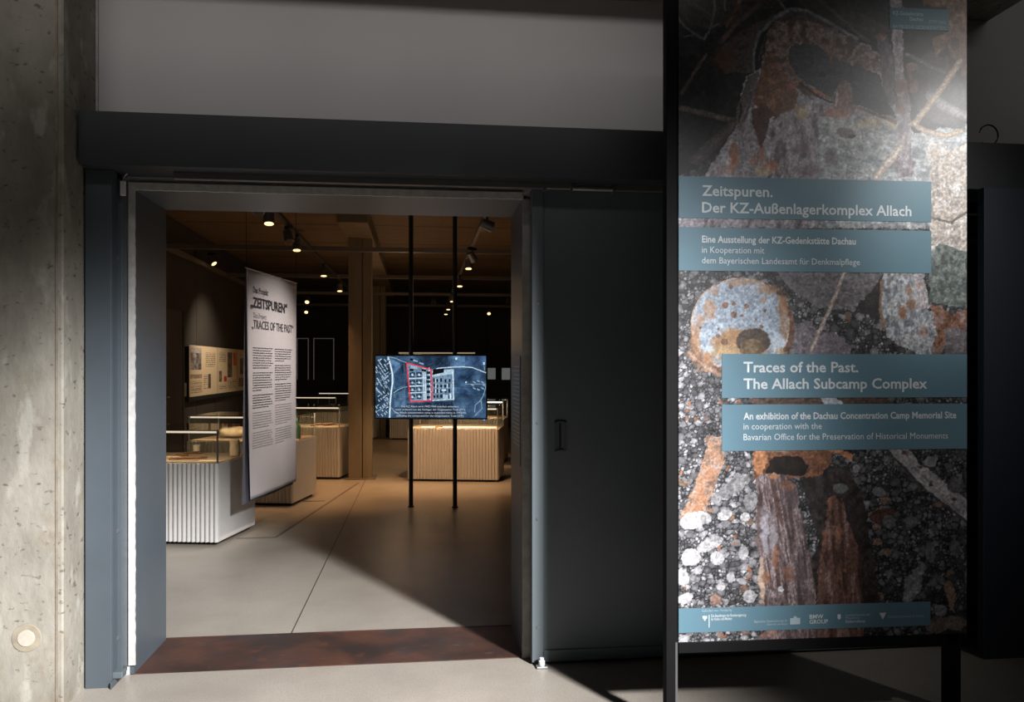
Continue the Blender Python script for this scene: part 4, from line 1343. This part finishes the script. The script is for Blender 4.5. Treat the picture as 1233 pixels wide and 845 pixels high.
bldg(330, 40, 40, 12, .3, GR); bldg(380, 62, 40, 10, .3, GR)
p2.line([(258, 58), (464, 114), (468, 372), (290, 384), (258, 58)], 9, [(226, 40, 56)], (9, 9), 1, 0, 0, False)
def fS(i, j):
    return np.stack([.012 + i * (SW - .024), np.zeros_like(i) - .001, zs0 + .016 + j * (zs1 - zs0 - .030)], -1)
# note: the sheet is painted from top (j=1) to bottom (j=0)
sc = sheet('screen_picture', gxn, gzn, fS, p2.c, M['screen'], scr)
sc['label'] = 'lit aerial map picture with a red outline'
M['subtitle'] = emit_mat('subtitle_light', (.72, .80, .86), .75)
for k, (txt, a_, b_) in enumerate((('Das KZ Allach wird 1942/1944 mehrfach erweitert,', 215, 690), ('unter anderem um das Vorlager der Organisation Todt (OT).', 165, 745), ('The Allach concentration camp is expanded twice in 1943/44,', 155, 750), ('including the compound for the Organisation Todt (OT).', 175, 730))):
    z_ = zs0 + .016 + (1 - (430 + k * 26) / 518) * (zs1 - zs0 - .03)
    lettering('subtitle', txt, .012 + a_ / 912 * (SW - .024), .012 + b_ / 912 * (SW - .024), z_, .0195, M['subtitle'], sc, -.0022, .0)
MB().box((SW * .968, -.001, zs0 - .010), (SW * .968 + .012, .02, zs0 - .001)).build('standby_lamp', M['bluelamp'], scr)
for px in (493.2, 547):
    q = on_z(px, 612)
    lx = (q - Vector((sl.x, sl.y, 0))).dot(sx)
    MB().cyl((lx, .085, 0), (lx, .085, zc - .001), .0235, n=20).build('pole', M['black'], scr, True)
    MB().cyl((lx, .085, 0), (lx, .085, .012), .034, n=20).build('pole_foot', M['black'], scr, True)
    MB().box((lx - .05, .056, (zs0 + zs1) / 2 - .15), (lx + .05, .075, (zs0 + zs1) / 2 + .15)).build('mounting_bracket', M['black'], scr)

# ------------------------------------------------------------------ light tracks and spotlights
XT = (-1.34, .63)
tracks = []
for k, x in enumerate(XT):
    t = MB().box((x - .017, YB + .15, 2.955), (x + .017, 19.5, 2.99)).build('light_track', M['darkgrey'] if k == 0 else M['rail'])
    tag(t, ['black ceiling light track running back above the showcases on the left', 'pale edged ceiling light track running back on the right above the screen'][k], 'light track', 'ceiling light tracks')
    tracks.append(t)


def make_spot(label, x, y, z_top, tilt, pan, lit, group='track spotlights'):
    t = thing('spotlight', label, 'spotlight', (x, y, z_top), pan, group)
    MB().box((-.016, -.06, -.035), (.016, .06, 0), .003).build('adapter', M['black'], t)
    MB().cyl((0, 0, -.035), (0, 0, -.075), .009, n=8).build('arm', M['black'], t)
    c = Vector((0, 0, -.115)); d = Vector((0, -math.sin(tilt), -math.cos(tilt)))
    h = MB().cyl(c - d * .06, c + d * .06, .046, .050, n=20).build('housing', M['spotgrey'] if lit else M['greymetal'], t, True)
    MB().cyl(c + d * .0595, c + d * .0625, .040, n=20).build('lens', M['lens'] if lit else M['black'], h)
    return t


spots = [
    # (track x, px, py, lit, label, tilt, pan)
    (XT[0], 331, 250, 0, 'unlit spotlight nearest to the doorway on the left track', .3, 0.4),
    (XT[0], 343, 263, 1, 'lit spotlight nearest to the doorway on the left track', .25, .2),
    (XT[0], 367, 286, 0, 'unlit spotlight in front of the second lit one on the left track', .4, .6),
    (XT[0], 373, 296, 1, 'second lit spotlight along the left track, by a drooping wire', .2, .2),
    (XT[0], 400, 328, 1, 'third lit spotlight along the left track, just before the pillar', .15, .2),
    (XT[0], 411, 347, 1, 'farthest spotlight of the left track, half hidden beside the pillar', .2, .2),
    (XT[1], 578, 272, 0, 'unlit spotlight nearest to the doorway on the right track', 1.2, 1.7),
    (XT[1], 563, 310, 0, 'unlit spotlight turned sideways in the middle of the right track', .7, 2.2),
    (XT[1], 564, 319, 1, 'nearest lit spotlight on the right track, right of the pole', .2, .0),
    (XT[1], 554, 341, 1, 'lit spotlight just right of the right pole, second along its track', .2, .0),
    (XT[1], 541, 360, 1, 'lit spotlight between the poles, third along the right track', .2, .0),
    (XT[1], 535.5, 370, 1, 'lit spotlight between the poles, fourth along the right track', .2, .0),
    (XT[1], 532, 376, 1, 'farthest lit spotlight between the poles on the right track', .2, .0),
]
for (x, px, py, lit, lb, tilt, pan) in spots:
    D = 950 * 1.33 / (442 - py)
    # take the track position at this depth
    y = min((D - x * FV[0]) / FV[1], 19.3)
    make_spot(lb, x, y, 2.954, tilt, pan, lit)
# fittings on the side rail and on the far cross bars
q = on_x(255, 315, xl + .09)
make_spot('lit spotlight on the rail of the left partition', xl + .09, q.y, q.z + .13, .7, 1.2, 1)
for px, py, y, lit, lb in ((370, 363, 16.027, 1, 'upper of the two small spotlights at the back beside the banner'), (369, 374, 18.977, 1, 'lower of the two small spotlights at the back beside the banner'), (588.5, 376, 18.977, 1, 'small bright spotlight at the back wall right of the poles'), (522, 363, 16.027, 0, 'dark unlit fitting on the far cross bar left of the right pole'), (612, 363, 16.027, 0, 'dark unlit fitting on the far cross bar at the right edge of the doorway')):
    q = on_y(px, py, y)
    make_spot(lb, q.x, y, 2.9445, .8, 0, lit, 'small spotlights at the back')
# drooping wire by the second fitting
q = on_y(360, 286, 8.75)
w = MB().tube([(q.x + .10 * math.cos(a), 8.75, q.z + .08 * math.sin(a)) for a in np.linspace(1.0, 5.2, 16)], .004, 6).build('drooping_wire', M['black'])
tag(w, 'thin black wire drooping from the left light track', 'cable')

# ---- light of the fittings
WARM = (1.0, .52, .22)
def sl_(x, y, tx, ty, e, size=58, tz=0.0, col=WARM, blend=.9):
    lamp('spotlight_beam', 'SPOT', (x, y, 2.74), (tx, ty, tz), e, col, spot_size=R(size), spot_blend=blend, shadow_soft_size=.05)
sl_(-1.75, 7.0, -2.1, 7.5, 45, 60, .5, (1, .72, .45))
sl_(.63, 7.6, -1.3, 7.35, 225, 52, 1.35, (1, .88, .80), 1.0)
sl_(.63, 8.9, -1.4, 9.1, 60, 40, .45, (1, .76, .54))  # added beam lifting the right side of the second showcase
sl_(-1.34, 9.0, -1.5, 9.3, 130, 70, .3)
sl_(-1.34, 10.6, -1.25, 10.2, 150, 74, .0)
sl_(-1.34, 13.4, -1.4, 13.2, 90, 66, .3)
sl_(.3, 9.0, .35, 10.3, 230, 66, .35, (1, .58, .30))
sl_(.63, 10.2, .2, 9.9, 120, 74, .0)
sl_(.63, 12.9, .8, 12.5, 90, 66, .0)
sl_(.63, 15.4, .1, 15.6, 60, 70, .0)
sl_(-1.9, 11.5, -3.1, 11.9, 120, 84, 1.35, (1, .8, .6), 1.0)
lamp('room_fill', 'POINT', (-.3, 13.0, 2.0), None, 13, (1, .64, .36), shadow_soft_size=.4)  # added warm fill for ceiling and room, belongs to no fitting
lamp('room_fill', 'POINT', (.2, 9.2, 2.2), None, 5, (1, .66, .40), shadow_soft_size=.4)

# smoke detector and camera on the ceiling near the door
q = on_z(412, 249, zc)
t = thing('smoke_detector', 'round white smoke detector on the ceiling just behind the lintel', 'smoke detector', (q.x, q.y, zc))
MB().lathe([(.055, 0), (.055, -.018), (.040, -.034), (.012, -.040)], n=24).build('body', M['white'], t, True)
q = on_z(535, 254, zc - .14)
t = thing('surveillance_camera', 'small black camera hanging from the ceiling between the poles', 'camera', (q.x, q.y, zc))
MB().cyl((0, 0, 0), (0, 0, -.07), .012, n=10).build('stem', M['black'], t)
MB().box((-.03, -.07, -.16), (.03, .07, -.071), .006).build('camera_body', M['black'], t)
MB().cyl((0, -.0705, -.115), (0, -.095, -.115), .020, n=16).build('camera_lens', M['darkgrey'], t, True)

# ------------------------------------------------------------------ left partition: door, panels, switch
q0, q1 = on_x(199, 375, xl), on_x(217, 375, xl)
dz = 2.16
d2 = struct(MB().box((xl + .001, q0.y - .55, .01), (xl + .03, q1.y, q1.z), .003).build('door_2', M['darkgrey']), 'dark grey service door in the left partition', 'door')
MB().box((xl + .001, q1.y + .002, 0), (xl + .04, q1.y + .05, q1.z + .05)).box((xl + .001, q0.y - .55, q1.z + .002), (xl + .04, q1.y + .05, q1.z + .05)).build('door_frame', M['partition'], d2)
qh = on_x(203, 478, xl + .06)
MB().cyl((xl + .03, qh.y, qh.z), (xl + .075, qh.y, qh.z), .010, n=10).cyl((xl + .07, qh.y, qh.z), (xl + .07, qh.y - .11, qh.z), .009, n=10).build('door_handle', M['alu'], d2, True)

qa, qb = on_x(229.5, 415, xl + .08), on_x(229.5, 478, xl + .08)
y0, y1 = qa.y, on_x(300, 440, xl + .08).y + .6
pan_z0, pan_z1 = qb.z, qa.z
cuts = [y0, on_x(263.5, 440, xl + .08).y, on_x(287, 440, xl + .08).y, y1]
lbls = ['cream information panel with a street photograph, left of three on the left wall', 'cream information panel with an orange picture strip, middle of three on the left wall', 'cream information panel partly hidden by the banner, right of three on the left wall']
for k in range(3):
    ya, yb2 = cuts[k] + .01, cuts[k + 1] - .01
    t = thing('information_panel', lbls[k], 'panel', (xl, ya, 0), R(90), 'information panels on the left wall')
    Lw = yb2 - ya
    MB().box((-.02, -.06, pan_z0 - .06), (Lw + .0, -.001, pan_z1 - .02), .003).build('backing_board', M['black'], t)
    nx_, nz_ = 150, 100
    a_, b_ = np.meshgrid(np.linspace(0, 100, nx_), np.linspace(66, 0, nz_))
    pp = Paint(a_, b_)
    pp.c = pp.tex([(206, 190, 160), (216, 200, 170)], (30, 30), 3)
    pp.c = np.full(pp.c.shape, 1.0) * np.array((208, 192, 162))
    def blk(x0_, y0_, x1_, y1_, cols, sc_=(6, 6), sd=1):
        pp.poly([(x0_, y0_), (x1_, y0_), (x1_, y1_), (x0_, y1_)], cols, sc_, sd, 2.5, 0, False)
    def txt_(x0_, y0_, x1_, y1_, st=2.6):
        m_ = (a_ > x0_) & (a_ < x1_) & (b_ > y0_) & (b_ < y1_) & (np.mod(b_ - y0_, st) < st * .5) & (fbm(a_ / 2.2, b_ / 2.6, 4, 2) > .36)
        pp.lay(m_, np.array((120, 108, 92.)) * np.ones_like(pp.c))
    if k == 0:
        blk(3, 3, 40, 32, [(66, 62, 66), (130, 124, 124), (176, 168, 160)], (9, 9), 5)
        blk(3, 3, 40, 10, [(150, 150, 156), (176, 172, 170)], (9, 4), 6)
        txt_(55, 8, 92, 28); txt_(48, 38, 62, 58)
        blk(3, 38, 42, 43, [(110, 96, 82), (160, 142, 120)]); txt_(3, 46, 42, 62, 2.4)
        blk(64, 38, 74, 58, [(60, 54, 50), (104, 94, 84)], (3, 6), 8)
    elif k == 1:
        txt_(6, 6, 40, 22); blk(48, 6, 72, 44, [(50, 46, 46), (120, 106, 92), (88, 80, 74)], (6, 6), 9)
        blk(78, 6, 96, 26, [(196, 96, 30), (214, 118, 46)], (8, 8), 4)
        blk(6, 34, 20, 50, [(86, 74, 64), (130, 112, 96)]); blk(30, 42, 44, 50, [(176, 50, 40)]); txt_(6, 54, 44, 62); txt_(50, 48, 94, 62)
    else:
        blk(6, 8, 40, 22, [(200, 186, 160)]); blk(14, 14, 30, 40, [(84, 78, 80), (140, 130, 124)], (6, 6), 3); txt_(46, 8, 94, 30)
        blk(6, 46, 44, 60, [(150, 132, 110), (120, 104, 90)]); blk(50, 36, 92, 60, [(110, 100, 92), (150, 140, 126)])
    sheet('printed_face', nx_, nz_, lambda i, j, L_=Lw: np.stack([i * L_, np.zeros_like(i) - .0615, pan_z0 + j * (pan_z1 - pan_z0)], -1), pp.c, M['panelprint'], t)
q = on_x(222.5, 469, xl)
t = thing('wall_switch', 'small pale switch box on the left partition beside the service door', 'switch', (xl, q.y, q.z), R(90))
MB().box((-.045, -.03, -.09), (.045, -.001, .09), .004).build('plate', M['bone'], t)
MB().box((-.02, -.038, -.03), (.02, -.0302, .03), .002).build('rocker', M['white'], t)

# ------------------------------------------------------------------ back wall
ybk = yb - .021
for (p0_, p1_, lb) in (((357.5, 407), (372, 457), 'left of two faint light outlined frames on the dark back wall'), ((377.5, 407), (402.5, 457), 'right of two faint light outlined frames on the dark back wall')):
    a, b = on_y(p0_[0], p0_[1], ybk), on_y(p1_[0], p1_[1], ybk)
    wv, hv = b.x - a.x, a.z - b.z
    t = thing('outlined_frame', lb, 'frame', (a.x, ybk, b.z), 0, 'light outlined frames')
    MB().box((0, -.03, 0), (wv, 0, hv), .002).build('board', M['partition'], t)
    MB().box((.0, -.036, 0), (.022, -.0302, hv)).box((wv - .022, -.036, 0), (wv, -.0302, hv)).box((.022, -.036, hv - .018), (wv - .022, -.0302, hv)).build('light_outline', M['ledframe'], t)
for (p0_, p1_, lb) in (((587, 443), (596.5, 456.5), 'small backlit photograph on the back wall right beside the screen'), ((604, 443), (614, 457), 'small backlit photograph on the back wall at the edge of the doorway')):
    a, b = on_y(p0_[0], p0_[1], ybk), on_y(p1_[0], p1_[1], ybk)
    t = thing('backlit_photo', lb, 'photograph', (a.x, ybk, b.z), 0, 'backlit photographs')
    MB().box((-.02, -.035, -.02), (b.x - a.x + .02, 0, a.z - b.z + .02), .003).build('frame', M['black'], t)
    MB().box((0, -.039, 0), (b.x - a.x, -.0352, a.z - b.z)).build('picture', M['photo'], t)
a, b = on_y(480, 424, 17.5), on_y(572, 424, 17.5)
t = thing('tall_showcase', 'tall dark showcase with a glowing top edge behind the screen', 'display case', (a.x, 17.5, 0))
wv = b.x - a.x
MB().box((0, .02, 0), (wv, .45, 1.0), .004).build('base', M['partition'], t)
MB().box((0.004, .03, 1.001), (wv - .004, .036, a.z - .03)).box((0.004, .43, 1.001), (wv - .004, .436, a.z - .03)).build('glass', M['glass'], t)
MB().box((0, .02, a.z - .028), (wv, .45, a.z - .004)).build('top_frame', M['rail'], t)
MB().box((0, .002, a.z - .028), (wv, .0195, a.z - .002)).build('light_bar', M['leddim'], t)

# ------------------------------------------------------------------ faint text plate on the right jamb
qa, qb = on_x(617.5, 430, XJR), on_x(627, 545, XJR)
t = thing('jamb_plate', 'faint grey text plate on the right inner side of the doorway', 'plate', (XJR, 0, 0))
ya, yb2 = YW + .06, YB - .06
MB().box((-.004, ya, .98), (-.0005, yb2, 1.56), .001).build('plate', M['steel'], t)
m = MB()
rr = random.Random(2)
z = 1.50
while z > 1.08:
    y = ya + .03
    lim = yb2 - .03 - rr.random() * .08
    while y < lim:
        w_ = rr.uniform(.015, .04)
        m.box((-.0047, y, z), (-.0041, min(y + w_, lim), z + .006)); y += w_ + .01
    z -= .022
m.build('text_lines', M['letterfaint'], t)
